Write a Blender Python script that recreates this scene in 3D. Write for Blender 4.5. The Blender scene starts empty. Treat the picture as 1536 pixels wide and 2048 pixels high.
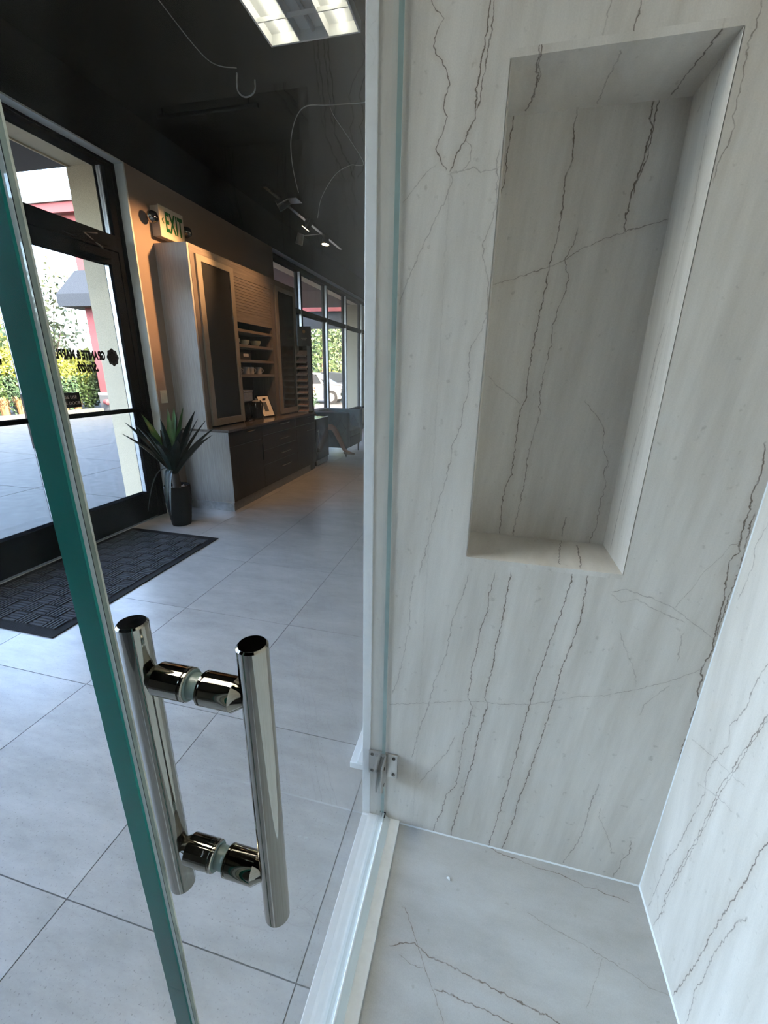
import bpy, bmesh, math, random
import numpy as np
from mathutils import Vector, Matrix

random.seed(7)
rng = np.random.default_rng(11)
SC = bpy.context.scene
COL = SC.collection

# ------------------------------------------------------------------ camera
cam_data = bpy.data.cameras.new('camera')
cam_data.sensor_fit = 'HORIZONTAL'
cam_data.sensor_width = 36.0
cam_data.lens = 838.6 / 1536.0 * 36.0
cam_data.clip_start = 0.01
cam_data.clip_end = 400
cam = bpy.data.objects.new('camera', cam_data)
COL.objects.link(cam)
yaw, pitch, roll = math.radians(13.4275), math.radians(18.515), math.radians(1.1485)
fw = Vector((-math.sin(yaw) * math.cos(pitch), math.cos(yaw) * math.cos(pitch), -math.sin(pitch)))
r0 = Vector((math.cos(yaw), math.sin(yaw), 0))
u0 = r0.cross(fw)
rt = math.cos(roll) * r0 + math.sin(roll) * u0
up = -math.sin(roll) * r0 + math.cos(roll) * u0
cam.matrix_world = Matrix(((rt.x, up.x, -fw.x, 0.0), (rt.y, up.y, -fw.y, 0.0), (rt.z, up.z, -fw.z, 1.5), (0, 0, 0, 1)))
SC.camera = cam

# ------------------------------------------------------------------ world, sun, exposure
SUN_EL, SUN_AZ = math.radians(27), math.radians(12)      # sun stands behind the building (east side)
world = bpy.data.worlds.new('world')
SC.world = world
world.use_nodes = True
wn = world.node_tree
wn.nodes.clear()
sky = wn.nodes.new('ShaderNodeTexSky')
sky.sky_type = 'NISHITA'
sky.sun_disc = False
sky.sun_elevation = SUN_EL
sky.sun_rotation = math.radians(90) + SUN_AZ
sky.air_density = 0.8
sky.dust_density = 5.0
sky.ozone_density = 0.4
bg = wn.nodes.new('ShaderNodeBackground')
bg.inputs['Strength'].default_value = SKY_STRENGTH = 1.15
wo = wn.nodes.new('ShaderNodeOutputWorld')
wn.links.new(sky.outputs[0], bg.inputs[0])
wn.links.new(bg.outputs[0], wo.inputs[0])

sun_data = bpy.data.lights.new('sun', 'SUN')
sun_data.energy = 3.6
sun_data.angle = math.radians(0.6)
sun_data.color = (1.0, 0.93, 0.80)
sun = bpy.data.objects.new('sun', sun_data)
COL.objects.link(sun)
sd = Vector((math.cos(SUN_EL) * math.cos(SUN_AZ), -math.cos(SUN_EL) * math.sin(SUN_AZ), math.sin(SUN_EL)))
sun.rotation_euler = sd.to_track_quat('Z', 'Y').to_euler()

TUBE_POWER = 2.2        # emission of the fluorescent tubes in the ceiling troffers
FILL_TUBE_POWER = 26.0   # added out-of-view fixture that brightens the shower
SPOT_POWER = 42.0       # warm track lamps, watts

SC.view_settings.view_transform = 'Standard'
SC.view_settings.look = 'None'
SC.view_settings.gamma = 1.0
SC.view_settings.exposure = 2.0
SC.view_settings.use_curve_mapping = False
cy = SC.cycles
cy.max_bounces = 10
cy.diffuse_bounces = 5
cy.glossy_bounces = 5
cy.transmission_bounces = 6
cy.transparent_max_bounces = 32
cy.sample_clamp_indirect = 6.0
cy.caustics_reflective = False
cy.caustics_refractive = False
cy.use_denoising = True

# ------------------------------------------------------------------ mesh helpers
class MB:
    """collects shapes (world coordinates) and links them as ONE mesh object"""
    def __init__(s):
        s.v, s.f, s.sm = [], [], []
    def add(s, vs, fs, smooth=False):
        o = len(s.v)
        s.v += [tuple(p) for p in vs]
        s.f += [tuple(i + o for i in f) for f in fs]
        s.sm += [smooth] * len(fs)
        return s
    def box(s, x0, x1, y0, y1, z0, z1, M=None):
        vs = [Vector((x, y, z)) for x in (x0, x1) for y in (y0, y1) for z in (z0, z1)]
        if M is not None:
            vs = [M @ v for v in vs]
        return s.add(vs, [(0, 1, 3, 2), (4, 6, 7, 5), (0, 4, 5, 1), (2, 3, 7, 6), (0, 2, 6, 4), (1, 5, 7, 3)])
    def cyl(s, a, b, r0, r1=None, n=24, caps=True, smooth=True):
        a, b = Vector(a), Vector(b)
        r1 = r0 if r1 is None else r1
        d = (b - a).normalized()
        t = Vector((0, 0, 1)) if abs(d.z) < .9 else Vector((1, 0, 0))
        u = d.cross(t).normalized(); w = d.cross(u)
        ring = lambda c, r: [c + r * (math.cos(2 * math.pi * k / n) * u + math.sin(2 * math.pi * k / n) * w) for k in range(n)]
        vs = ring(a, r0) + ring(b, r1)
        s.add(vs, [(k, k + n, (k + 1) % n + n, (k + 1) % n) for k in range(n)], smooth)
        if caps:
            s.add(ring(a, r0), [tuple(range(n))])
            s.add(ring(b, r1), [tuple(range(n - 1, -1, -1))])
        return s
    def lathe(s, c, prof, n=32, axis='z', smooth=True):
        c = Vector(c); vs = []
        for r, h in prof:
            for k in range(n):
                a = 2 * math.pi * k / n
                p = (r * math.cos(a), r * math.sin(a), h)
                if axis == 'x': p = (h, r * math.cos(a), r * math.sin(a))
                if axis == 'y': p = (r * math.sin(a), h, r * math.cos(a))
                vs.append(c + Vector(p))
        fs = []
        for i in range(len(prof) - 1):
            for k in range(n):
                k2 = (k + 1) % n
                fs.append((i * n + k, i * n + k2, (i + 1) * n + k2, (i + 1) * n + k))
        return s.add(vs, fs, smooth)
    def tube(s, pts, r, n=8, caps=True):
        P = [Vector(p) for p in pts]; vs = []
        for i, p in enumerate(P):
            d = (P[min(i + 1, len(P) - 1)] - P[max(i - 1, 0)]).normalized()
            t = Vector((0, 0, 1)) if abs(d.z) < .95 else Vector((1, 0, 0))
            u = d.cross(t).normalized(); w = d.cross(u)
            rr = r[i] if isinstance(r, (list, tuple)) else r
            vs += [p + rr * (math.cos(2 * math.pi * k / n) * u + math.sin(2 * math.pi * k / n) * w) for k in range(n)]
        fs = [(i * n + k, (i + 1) * n + k, (i + 1) * n + (k + 1) % n, i * n + (k + 1) % n) for i in range(len(P) - 1) for k in range(n)]
        if caps:
            fs += [tuple(range(n)), tuple(range((len(P) - 1) * n + n - 1, (len(P) - 1) * n - 1, -1))]
        return s.add(vs, fs, True)
    def prism(s, poly, axis, a, b):
        """poly: 2D outline, extruded along axis from a to b (x: poly=(y,z); y: (x,z); z: (x,y))"""
        mk = {'x': lambda p, t: (t, p[0], p[1]), 'y': lambda p, t: (p[0], t, p[1]), 'z': lambda p, t: (p[0], p[1], t)}[axis]
        n = len(poly)
        vs = [mk(p, a) for p in poly] + [mk(p, b) for p in poly]
        fs = [(k, (k + 1) % n, (k + 1) % n + n, k + n) for k in range(n)] + [tuple(range(n - 1, -1, -1)), tuple(range(n, 2 * n))]
        return s.add(vs, fs)
    def ball(s, c, r, n=16, sq=(1, 1, 1)):
        c = Vector(c)
        vs, fs = [], []
        m = n // 2
        for i in range(m + 1):
            a = math.pi * i / m
            for k in range(n):
                b = 2 * math.pi * k / n
                vs.append(c + Vector((r * sq[0] * math.sin(a) * math.cos(b), r * sq[1] * math.sin(a) * math.sin(b), r * sq[2] * math.cos(a))))
        for i in range(m):
            for k in range(n):
                fs.append((i * n + k, (i + 1) * n + k, (i + 1) * n + (k + 1) % n, i * n + (k + 1) % n))
        return s.add(vs, fs, True)

def root_loc(o):
    L = Vector((0, 0, 0))
    while o is not None:
        L += o.location
        o = o.parent
    return L

def build(mb, name, mat, parent=None, bevel=0.0, seg=2, fix=True):
    off = root_loc(parent)
    me = bpy.data.meshes.new(name)
    me.from_pydata([(x - off.x, y - off.y, z - off.z) for x, y, z in mb.v], [], mb.f)
    me.polygons.foreach_set('use_smooth', mb.sm)
    if fix:
        bm = bmesh.new(); bm.from_mesh(me)
        bmesh.ops.remove_doubles(bm, verts=bm.verts, dist=1e-6)
        bmesh.ops.recalc_face_normals(bm, faces=bm.faces)
        bm.to_mesh(me); bm.free()
    if any(mb.sm): me.set_sharp_from_angle(angle=math.radians(32))
    o = bpy.data.objects.new(name, me)
    COL.objects.link(o)
    if mat: me.materials.append(mat)
    if parent is not None: o.parent = parent
    if bevel > 0:
        b = o.modifiers.new('bevel', 'BEVEL'); b.width = bevel; b.segments = seg; b.limit_method = 'ANGLE'; b.angle_limit = math.radians(40)
    return o

def bx(name, mat, parent, x0, x1, y0, y1, z0, z1, bevel=0.0, seg=2):
    return build(MB().box(x0, x1, y0, y1, z0, z1), name, mat, parent, bevel, seg)

def tag(o, label=None, cat=None, group=None, kind=None):
    if label: o['label'] = label
    if cat: o['category'] = cat
    if group: o['group'] = group
    if kind: o['kind'] = kind
    return o

def thing(name, label, cat, loc, group=None):
    o = bpy.data.objects.new(name, None)
    o.empty_display_size = .05
    COL.objects.link(o)
    o.location = loc
    return tag(o, label, cat, group)

def struct(name, mb, mat, bevel=0.0):
    return tag(build(mb, name, mat, None, bevel), kind='structure')

def copy_tree(o, parent=None):
    c = o.copy(); COL.objects.link(c)
    if parent is not None: c.parent = parent
    for ch in list(o.children): copy_tree(ch, c)
    return c

def text_mesh(name, body, mat, parent, size, depth, M, bold=0.0, align='CENTER', spacing=1.0, fit=None):
    cu = bpy.data.curves.new(name, 'FONT')
    cu.body = body; cu.size = size; cu.extrude = depth; cu.offset = bold
    cu.align_x = align; cu.align_y = 'CENTER'; cu.space_character = spacing
    t = bpy.data.objects.new(name, cu); COL.objects.link(t)
    me = bpy.data.meshes.new_from_object(t.evaluated_get(bpy.context.evaluated_depsgraph_get()))
    bpy.data.objects.remove(t)
    me.name = name
    if fit:
        co = [v.co for v in me.vertices]
        x0, x1, y0, y1 = min(c.x for c in co), max(c.x for c in co), min(c.y for c in co), max(c.y for c in co)
        for v in me.vertices:
            v.co.x = ((v.co.x - x0) / (x1 - x0) - .5) * fit[0]; v.co.y = ((v.co.y - y0) / (y1 - y0) - .5) * fit[1]
    off = root_loc(parent)
    me.transform(Matrix.Translation(-off) @ M)
    me.materials.clear(); me.materials.append(mat)
    o = bpy.data.objects.new(name, me); COL.objects.link(o)
    if parent is not None: o.parent = parent
    return o

# ------------------------------------------------------------------ materials
def nodes_of(name):
    m = bpy.data.materials.new(name); m.use_nodes = True
    nt = m.node_tree; nt.nodes.clear()
    out = nt.nodes.new('ShaderNodeOutputMaterial')
    return m, nt, out

def N(nt, t, **kw):
    n = nt.nodes.new(t)
    for k, v in kw.items():
        if k.startswith('_'): setattr(n, k[1:], v)
    return n

def mat(name, col, rough=.5, metal=0.0, var=0.08, scale=30.0, stretch=(1, 1, 1), bump=0.0, col2=None, spec=.5, emit=None, estr=0.0, coat=0.0, detail=4.0, contrast=1.0):
    m, nt, out = nodes_of(name)
    p = nt.nodes.new('ShaderNodeBsdfPrincipled')
    p.inputs['Roughness'].default_value = rough
    p.inputs['Metallic'].default_value = metal
    p.inputs['Specular IOR Level'].default_value = spec
    p.inputs['Coat Weight'].default_value = coat
    geo = nt.nodes.new('ShaderNodeNewGeometry')
    mp = nt.nodes.new('ShaderNodeMapping'); mp.inputs['Scale'].default_value = stretch
    no = nt.nodes.new('ShaderNodeTexNoise'); no.inputs['Scale'].default_value = scale; no.inputs['Detail'].default_value = detail
    nt.links.new(geo.outputs['Position'], mp.inputs[0]); nt.links.new(mp.outputs[0], no.inputs['Vector'])
    rp = nt.nodes.new('ShaderNodeValToRGB')
    c2 = col2 if col2 else tuple(min(1, c * (1 + 2 * var)) for c in col)
    c1 = col if col2 else tuple(c * (1 - 2 * var) for c in col)
    rp.color_ramp.elements[0].position = .5 - .22 / contrast; rp.color_ramp.elements[1].position = .5 + .22 / contrast
    rp.color_ramp.elements[0].color = (*c1, 1); rp.color_ramp.elements[1].color = (*c2, 1)
    nt.links.new(no.outputs['Fac'], rp.inputs[0]); nt.links.new(rp.outputs[0], p.inputs['Base Color'])
    if bump > 0:
        b = nt.nodes.new('ShaderNodeBump'); b.inputs['Strength'].default_value = bump; b.inputs['Distance'].default_value = .002
        nt.links.new(no.outputs['Fac'], b.inputs['Height']); nt.links.new(b.outputs[0], p.inputs['Normal'])
    if emit:
        p.inputs['Emission Color'].default_value = (*emit, 1); p.inputs['Emission Strength'].default_value = estr
    nt.links.new(p.outputs[0], out.inputs[0])
    return m

def glass(name, tint=(.97, .985, .975), ior=1.5, rough=0.0, haze=0.0, hazecol=(.8, .8, .8)):
    """thin clear sheet: straight-through transmission plus Fresnel mirror reflection on each face"""
    m, nt, out = nodes_of(name)
    geo = nt.nodes.new('ShaderNodeNewGeometry')
    mi = nt.nodes.new('ShaderNodeMix'); mi.inputs['A'].default_value = ior; mi.inputs['B'].default_value = 1.0 / ior
    nt.links.new(geo.outputs['Backfacing'], mi.inputs['Factor'])
    fr = nt.nodes.new('ShaderNodeFresnel'); nt.links.new(mi.outputs['Result'], fr.inputs['IOR'])
    tr = nt.nodes.new('ShaderNodeBsdfTransparent'); tr.inputs[0].default_value = (*tint, 1)
    gl = nt.nodes.new('ShaderNodeBsdfGlossy'); gl.inputs['Roughness'].default_value = rough
    a = tr.outputs[0]
    if haze > 0:
        df = nt.nodes.new('ShaderNodeBsdfTranslucent'); df.inputs[0].default_value = (*hazecol, 1)
        d2 = nt.nodes.new('ShaderNodeBsdfDiffuse'); d2.inputs[0].default_value = (*hazecol, 1)
        ad = nt.nodes.new('ShaderNodeMixShader'); nt.links.new(df.outputs[0], ad.inputs[1]); nt.links.new(d2.outputs[0], ad.inputs[2])
        mh = nt.nodes.new('ShaderNodeMixShader'); mh.inputs[0].default_value = haze
        nt.links.new(a, mh.inputs[1]); nt.links.new(ad.outputs[0], mh.inputs[2]); a = mh.outputs[0]
    ms = nt.nodes.new('ShaderNodeMixShader')
    nt.links.new(fr.outputs[0], ms.inputs[0]); nt.links.new(a, ms.inputs[1]); nt.links.new(gl.outputs[0], ms.inputs[2])
    nt.links.new(ms.outputs[0], out.inputs[0])
    return m

def emitter(name, col, strength):
    m, nt, out = nodes_of(name)
    e = nt.nodes.new('ShaderNodeEmission'); e.inputs[0].default_value = (*col, 1); e.inputs[1].default_value = strength
    nt.links.new(e.outputs[0], out.inputs[0])
    return m

# traced course of each stone vein, in metres on its own slab: (direction, strength, width mm, [(along, across), ...])
VEINS={
  'back':[
   ('v',0.8,1.6,[(1.861,-0.1199),(1.877,-0.1310),(1.895,-0.1430),(1.921,-0.1284),(1.941,-0.1247),(1.956,-0.1315),(1.975,-0.1274),(1.988,-0.1231),(2.008,-0.1287),(2.023,-0.1374),(2.032,-0.1492),(2.045,-0.1543),(2.061,-0.1492),(2.079,-0.1376),(2.088,-0.1483),(2.106,-0.1619)]),
   ('v',0.9,1.9,[(1.858,-0.1126),(1.879,-0.1048),(1.894,-0.0967),(1.903,-0.0884),(1.917,-0.0841),(1.935,-0.0722),(1.948,-0.0743),(1.961,-0.0728),(1.982,-0.0729),(1.999,-0.0701),(2.016,-0.0708),(2.026,-0.0674),(2.045,-0.0642),(2.067,-0.0622),(2.093,-0.0621)]),
   ('v',0.7,1.5,[(1.945,-0.0714),(1.957,-0.0663),(1.971,-0.0650),(1.988,-0.0648),(2.001,-0.0609),(2.021,-0.0594),(2.044,-0.0566),(2.067,-0.0555),(2.092,-0.0539)]),
   ('v',0.45,1.4,[(1.854,-0.1077),(1.860,-0.0868),(1.866,-0.0790),(1.885,-0.0751),(1.896,-0.0770),(1.903,-0.0884)]),
   ('v',0.35,1.6,[(1.633,-0.2034),(1.679,-0.1870),(1.723,-0.1652),(1.757,-0.1498),(1.798,-0.1277),(1.818,-0.1165),(1.845,-0.1070),(1.855,-0.1123)]),
   ('v',0.35,1.4,[(1.814,-0.2021),(1.838,-0.1783),(1.860,-0.1571),(1.870,-0.1396)]),
   ('h',0.35,1.5,[(-0.115,1.8555),(-0.085,1.8588),(-0.071,1.8616),(-0.057,1.8553),(-0.030,1.8564),(-0.021,1.8603)]),
   ('v',0.4,1.5,[(1.014,-0.1326),(1.085,-0.1184),(1.139,-0.1090),(1.191,-0.0987),(1.226,-0.0925),(1.247,-0.0845),(1.303,-0.0757),(1.348,-0.0709),(1.386,-0.0583),(1.423,-0.0546),(1.459,-0.0479),(1.512,-0.0469),(1.549,-0.0521),(1.586,-0.0280),(1.621,-0.0214),(1.675,-0.0256),(1.719,-0.0392),(1.744,-0.0396),(1.776,-0.0269),(1.808,-0.0228),(1.862,-0.0274),(1.884,-0.0243)]),
   ('v',0.7,1.7,[(0.130,-0.0471),(0.177,-0.0382),(0.224,-0.0259),(0.299,-0.0158),(0.336,0.0072),(0.397,0.0135),(0.472,0.0148),(0.536,0.0168),(0.582,0.0266),(0.635,0.0322),(0.672,0.0159),(0.722,0.0216),(0.761,0.0183),(0.825,0.0287),(0.892,0.0319),(0.930,0.0436),(0.978,0.0419),(1.040,0.0505)]),
   ('v',0.85,1.9,[(0.126,0.0071),(0.195,0.0136),(0.273,0.0265),(0.375,0.0365),(0.455,0.0509),(0.510,0.0530),(0.574,0.0607),(0.661,0.0722),(0.667,0.0620),(0.699,0.0622),(0.757,0.0694),(0.841,0.0734),(0.886,0.0779),(0.957,0.0823),(1.012,0.0850),(1.045,0.0871)]),
   ('v',0.8,1.7,[(0.129,0.1231),(0.229,0.1351),(0.312,0.1440),(0.392,0.1526),(0.496,0.1610),(0.602,0.1680),(0.686,0.1764),(0.742,0.1786),(0.812,0.1903),(0.879,0.1986),(0.951,0.2111),(0.992,0.2161),(1.064,0.2216)]),
   ('v',0.85,1.8,[(0.128,0.1633),(0.201,0.1734),(0.287,0.1849),(0.336,0.1860),(0.407,0.1978),(0.492,0.2070),(0.564,0.2167),(0.633,0.2232),(0.707,0.2311),(0.754,0.2334),(0.815,0.2364),(0.882,0.2491),(0.952,0.2575),(1.012,0.2562),(1.069,0.2550)]),
   ('v',0.3,1.6,[(0.632,-0.1914),(0.678,-0.1784),(0.747,-0.1667),(0.804,-0.1584),(0.859,-0.1505),(0.933,-0.1533),(1.013,-0.1438)]),
   ('v',0.4,1.8,[(0.413,-0.1256),(0.491,-0.1142),(0.549,-0.1025),(0.623,-0.0853),(0.701,-0.0759),(0.794,-0.0486),(0.841,-0.0452),(0.901,-0.0399),(0.983,-0.0183),(1.031,-0.0102)]),
   ('h',0.4,1.4,[(-0.198,0.5916),(-0.092,0.6215),(0.008,0.6522),(0.059,0.6620),(0.104,0.6646),(0.177,0.6822),(0.231,0.7057),(0.283,0.7312),(0.348,0.7518),(0.409,0.7828),(0.475,0.8228),(0.526,0.8652)]),
   ('h',0.4,1.6,[(0.313,1.0331),(0.339,1.0434),(0.386,1.0319),(0.428,1.0198),(0.468,0.9950),(0.530,0.9521)]),
   ('h',0.3,1.6,[(0.314,1.0239),(0.335,1.0111),(0.363,1.0220),(0.407,1.0037),(0.439,0.9902),(0.470,0.9828)]),
   ('h',0.45,1.3,[(0.443,1.0129),(0.453,1.0391),(0.466,1.0652),(0.478,1.1092),(0.488,1.1220),(0.503,1.1488),(0.511,1.1741),(0.524,1.1789)]),
   ('v',0.95,2.2,[(0.591,0.5425),(0.646,0.5388),(0.685,0.5433),(0.729,0.5388),(0.782,0.5425),(0.808,0.5340),(0.843,0.5360),(0.865,0.5270),(0.918,0.5384),(0.958,0.5337),(0.988,0.5323),(1.020,0.5304),(1.056,0.5309),(1.060,0.5266),(1.074,0.5256),(1.097,0.5228),(1.126,0.5193),(1.142,0.5207),(1.161,0.5310),(1.169,0.5272),(1.185,0.5260),(1.204,0.5247),(1.227,0.5240),(1.246,0.5259),(1.278,0.5227),(1.306,0.5238),(1.334,0.5256),(1.343,0.5231),(1.364,0.5232),(1.383,0.5168)]),
   ('v',0.75,1.7,[(0.959,0.5373),(0.984,0.5370),(1.009,0.5367),(1.036,0.5376),(1.062,0.5368),(1.095,0.5395),(1.120,0.5403),(1.153,0.5390),(1.179,0.5376),(1.192,0.5370),(1.216,0.5353),(1.243,0.5360)]),
   ('v',0.5,1.7,[(0.139,0.3375),(0.161,0.3410),(0.220,0.3589),(0.294,0.3701),(0.379,0.3691),(0.465,0.3797)]),
   ('v',0.55,1.8,[(0.136,0.4708),(0.176,0.4797),(0.207,0.4805),(0.243,0.4958),(0.290,0.4901)]),
   ('v',0.4,1.5,[(0.226,0.4518),(0.270,0.4377),(0.312,0.4180),(0.348,0.3994),(0.380,0.3971)]),
   ('v',0.45,1.6,[(0.322,-0.0991),(0.410,-0.0520),(0.466,-0.0233),(0.520,-0.0095)]),
   ('v',0.75,1.8,[(2.017,0.1694),(2.030,0.1684),(2.044,0.1721),(2.062,0.1730)]),
   ('v',0.35,1.6,[(2.017,0.1218),(2.030,0.1226),(2.050,0.1274),(2.068,0.1280)]),
   ('v',0.55,1.7,[(1.815,0.3294),(1.843,0.3314),(1.864,0.3384),(1.886,0.3445),(1.895,0.3395),(1.908,0.3390),(1.941,0.3396),(1.975,0.3366),(1.994,0.3370),(2.023,0.3408),(2.040,0.3409)]),
   ('v',0.3,1.6,[(0.800,0.4054),(0.840,0.3924),(0.878,0.3721),(0.934,0.3434)]),
   ('v',0.3,1.6,[(0.879,0.4779),(0.919,0.4744),(0.951,0.4723)]),
   ('v',0.3,1.6,[(0.710,0.4308),(0.740,0.4330),(0.775,0.4530),(0.809,0.4749)]),
  ],
  'niche_back':[
   ('v',0.9,1.8,[(1.882,-0.0152),(1.919,-0.0126),(1.952,-0.0119),(1.988,-0.0073),(2.014,-0.0061)]),
   ('v',0.8,1.8,[(1.076,0.0617),(1.160,0.0587),(1.208,0.0592),(1.250,0.0737),(1.295,0.0740),(1.366,0.0738),(1.414,0.0760),(1.446,0.0876),(1.496,0.0840),(1.559,0.0884),(1.564,0.0900),(1.631,0.0930),(1.696,0.1003),(1.737,0.1014),(1.778,0.1089),(1.817,0.1119),(1.870,0.1127),(1.910,0.1150),(1.931,0.1220),(1.977,0.1170),(2.008,0.1163)]),
   ('v',0.95,2.2,[(1.795,0.2444),(1.810,0.2428),(1.836,0.2440),(1.865,0.2464),(1.893,0.2527),(1.921,0.2588),(1.945,0.2579),(1.971,0.2639),(1.985,0.2555),(2.012,0.2574)]),
   ('v',0.85,1.8,[(1.861,0.2491),(1.876,0.2503),(1.900,0.2572),(1.920,0.2646),(1.951,0.2642),(1.977,0.2663),(2.012,0.2667)]),
   ('v',0.6,1.6,[(1.080,0.0955),(1.164,0.1026),(1.229,0.1085),(1.297,0.1082),(1.347,0.1125),(1.406,0.1254),(1.421,0.1209),(1.497,0.1185),(1.569,0.1281),(1.596,0.1253),(1.644,0.1321),(1.682,0.1444),(1.716,0.1460),(1.724,0.1382),(1.749,0.1346),(1.768,0.1446),(1.799,0.1525)]),
   ('h',0.55,1.5,[(-0.017,1.6987),(0.055,1.7161),(0.098,1.7294),(0.139,1.7464),(0.167,1.7633),(0.206,1.7794),(0.248,1.7928),(0.286,1.8023),(0.323,1.8097)]),
   ('v',0.5,1.7,[(1.081,0.2912),(1.136,0.3003),(1.194,0.2982),(1.245,0.3044),(1.271,0.2925),(1.299,0.3000),(1.330,0.2802),(1.376,0.2770),(1.406,0.2577),(1.440,0.2235)]),
   ('v',0.5,2.0,[(1.091,0.2207),(1.127,0.2208),(1.146,0.2234)]),
   ('h',0.3,1.4,[(-0.007,1.4939),(0.010,1.4740),(0.043,1.4544),(0.074,1.4297)]),
  ],
  'niche_side':[
   ('v',0.5,2.5,[(1.098,1.0672),(1.184,1.0612),(1.243,1.0581),(1.335,1.0545),(1.422,1.0377),(1.523,1.0356),(1.599,1.0235)]),
   ('v',0.4,2.5,[(1.637,1.0296),(1.717,1.0169),(1.802,1.0039),(1.930,1.0197),(2.017,1.0102)]),
   ('v',0.3,2.5,[(1.165,1.0212),(1.242,1.0238),(1.342,1.0139),(1.518,1.0083),(1.597,1.0000)]),
  ],
  'niche_top':[
   ('v',0.95,2.6,[(0.949,0.0294),(0.976,0.0235),(1.005,0.0297),(1.040,0.0294),(1.078,0.0251),(1.115,0.0160)]),
   ('v',0.7,2.0,[(0.948,0.0260),(0.982,0.0276),(1.000,0.0346),(1.028,0.0301),(1.072,0.0265)]),
   ('v',0.8,2.2,[(0.951,0.2970),(1.002,0.2927),(1.053,0.2877),(1.115,0.2833)]),
   ('v',0.45,2.2,[(0.969,0.1586),(1.042,0.1535),(1.085,0.1525),(1.118,0.1522)]),
  ],
  'niche_sill':[
   ('v',0.7,2.0,[(0.969,0.1950),(1.035,0.2031),(1.161,0.2272)]),
   ('v',0.8,2.0,[(0.958,0.2388),(1.022,0.2488),(1.107,0.2562)]),
  ],
  'right':[
   ('v',0.55,1.6,[(0.145,0.8883),(0.212,0.8842),(0.253,0.8830),(0.354,0.8779),(0.426,0.8597),(0.486,0.8528),(0.562,0.8441),(0.633,0.8360),(0.672,0.8521),(0.727,0.8380),(0.788,0.8167),(0.822,0.8335),(0.861,0.8166),(0.896,0.8086),(0.956,0.8067),(1.004,0.7956)]),
   ('v',0.7,1.6,[(0.144,0.8504),(0.207,0.8376),(0.272,0.8441),(0.338,0.8374),(0.437,0.8244),(0.528,0.8124),(0.599,0.8054),(0.662,0.8019),(0.690,0.8018),(0.740,0.7889),(0.794,0.7811),(0.864,0.7671),(0.923,0.7543)]),
   ('v',0.6,1.5,[(0.212,0.8323),(0.274,0.8375),(0.346,0.8301),(0.444,0.8175),(0.533,0.8065),(0.603,0.7997),(0.659,0.7954),(0.686,0.7942),(0.744,0.7820),(0.798,0.7745),(0.866,0.7619),(0.909,0.7515)]),
   ('v',0.85,1.8,[(0.139,0.7182),(0.232,0.7047),(0.319,0.6935),(0.411,0.6895),(0.475,0.6845),(0.560,0.6745),(0.613,0.6683),(0.697,0.6651),(0.762,0.6552)]),
   ('v',0.55,1.8,[(0.159,0.6624),(0.230,0.6661),(0.265,0.6743),(0.310,0.6659),(0.390,0.6677),(0.451,0.6614),(0.504,0.6534),(0.532,0.6506),(0.567,0.6359)]),
   ('v',0.45,1.4,[(1.067,0.9301),(1.090,0.9241),(1.124,0.9202),(1.145,0.9173),(1.162,0.9213),(1.180,0.9289),(1.220,0.9182),(1.235,0.9150)]),
   ('v',0.35,1.4,[(0.150,0.7776),(0.184,0.8399),(0.232,0.8785),(0.262,0.9437)]),
   ('h',0.35,1.3,[(0.745,0.7593),(0.782,0.7443),(0.841,0.7238),(0.933,0.6835)]),
   ('h',0.3,1.3,[(0.751,0.6864),(0.799,0.6657),(0.866,0.6226)]),
  ],
  'floor':[
   ('h',0.7,1.6,[(0.123,0.9478),(0.152,0.9375),(0.216,0.9331),(0.264,0.9253),(0.325,0.9246),(0.358,0.9168),(0.395,0.9077),(0.418,0.9106),(0.439,0.9038),(0.470,0.9028),(0.500,0.8988)]),
   ('v',0.6,1.3,[(0.524,0.0436),(0.545,0.0307),(0.581,0.0070),(0.618,-0.0184),(0.654,-0.0421),(0.693,-0.0678),(0.734,-0.0956)]),
   ('h',0.75,2.0,[(-0.116,0.6471),(-0.081,0.6611),(-0.057,0.6672),(-0.023,0.6514),(0.026,0.6474),(0.080,0.6384),(0.126,0.6326),(0.171,0.6269),(0.219,0.6187),(0.256,0.6161),(0.281,0.6088),(0.306,0.6018)]),
   ('h',0.65,1.8,[(0.002,0.5947),(0.037,0.5971),(0.065,0.5919),(0.110,0.5909),(0.148,0.5867),(0.180,0.5831),(0.211,0.5777)]),
   ('h',0.5,1.4,[(-0.088,0.6348),(-0.062,0.6251),(-0.032,0.6259)]),
   ('h',0.35,1.6,[(0.228,0.8061),(0.282,0.7873),(0.368,0.7683),(0.411,0.7549),(0.463,0.7402),(0.500,0.7233),(0.541,0.7209)]),
   ('v',0.3,1.4,[(0.651,0.3455),(0.699,0.3712),(0.753,0.4021)]),
  ],
}

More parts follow.
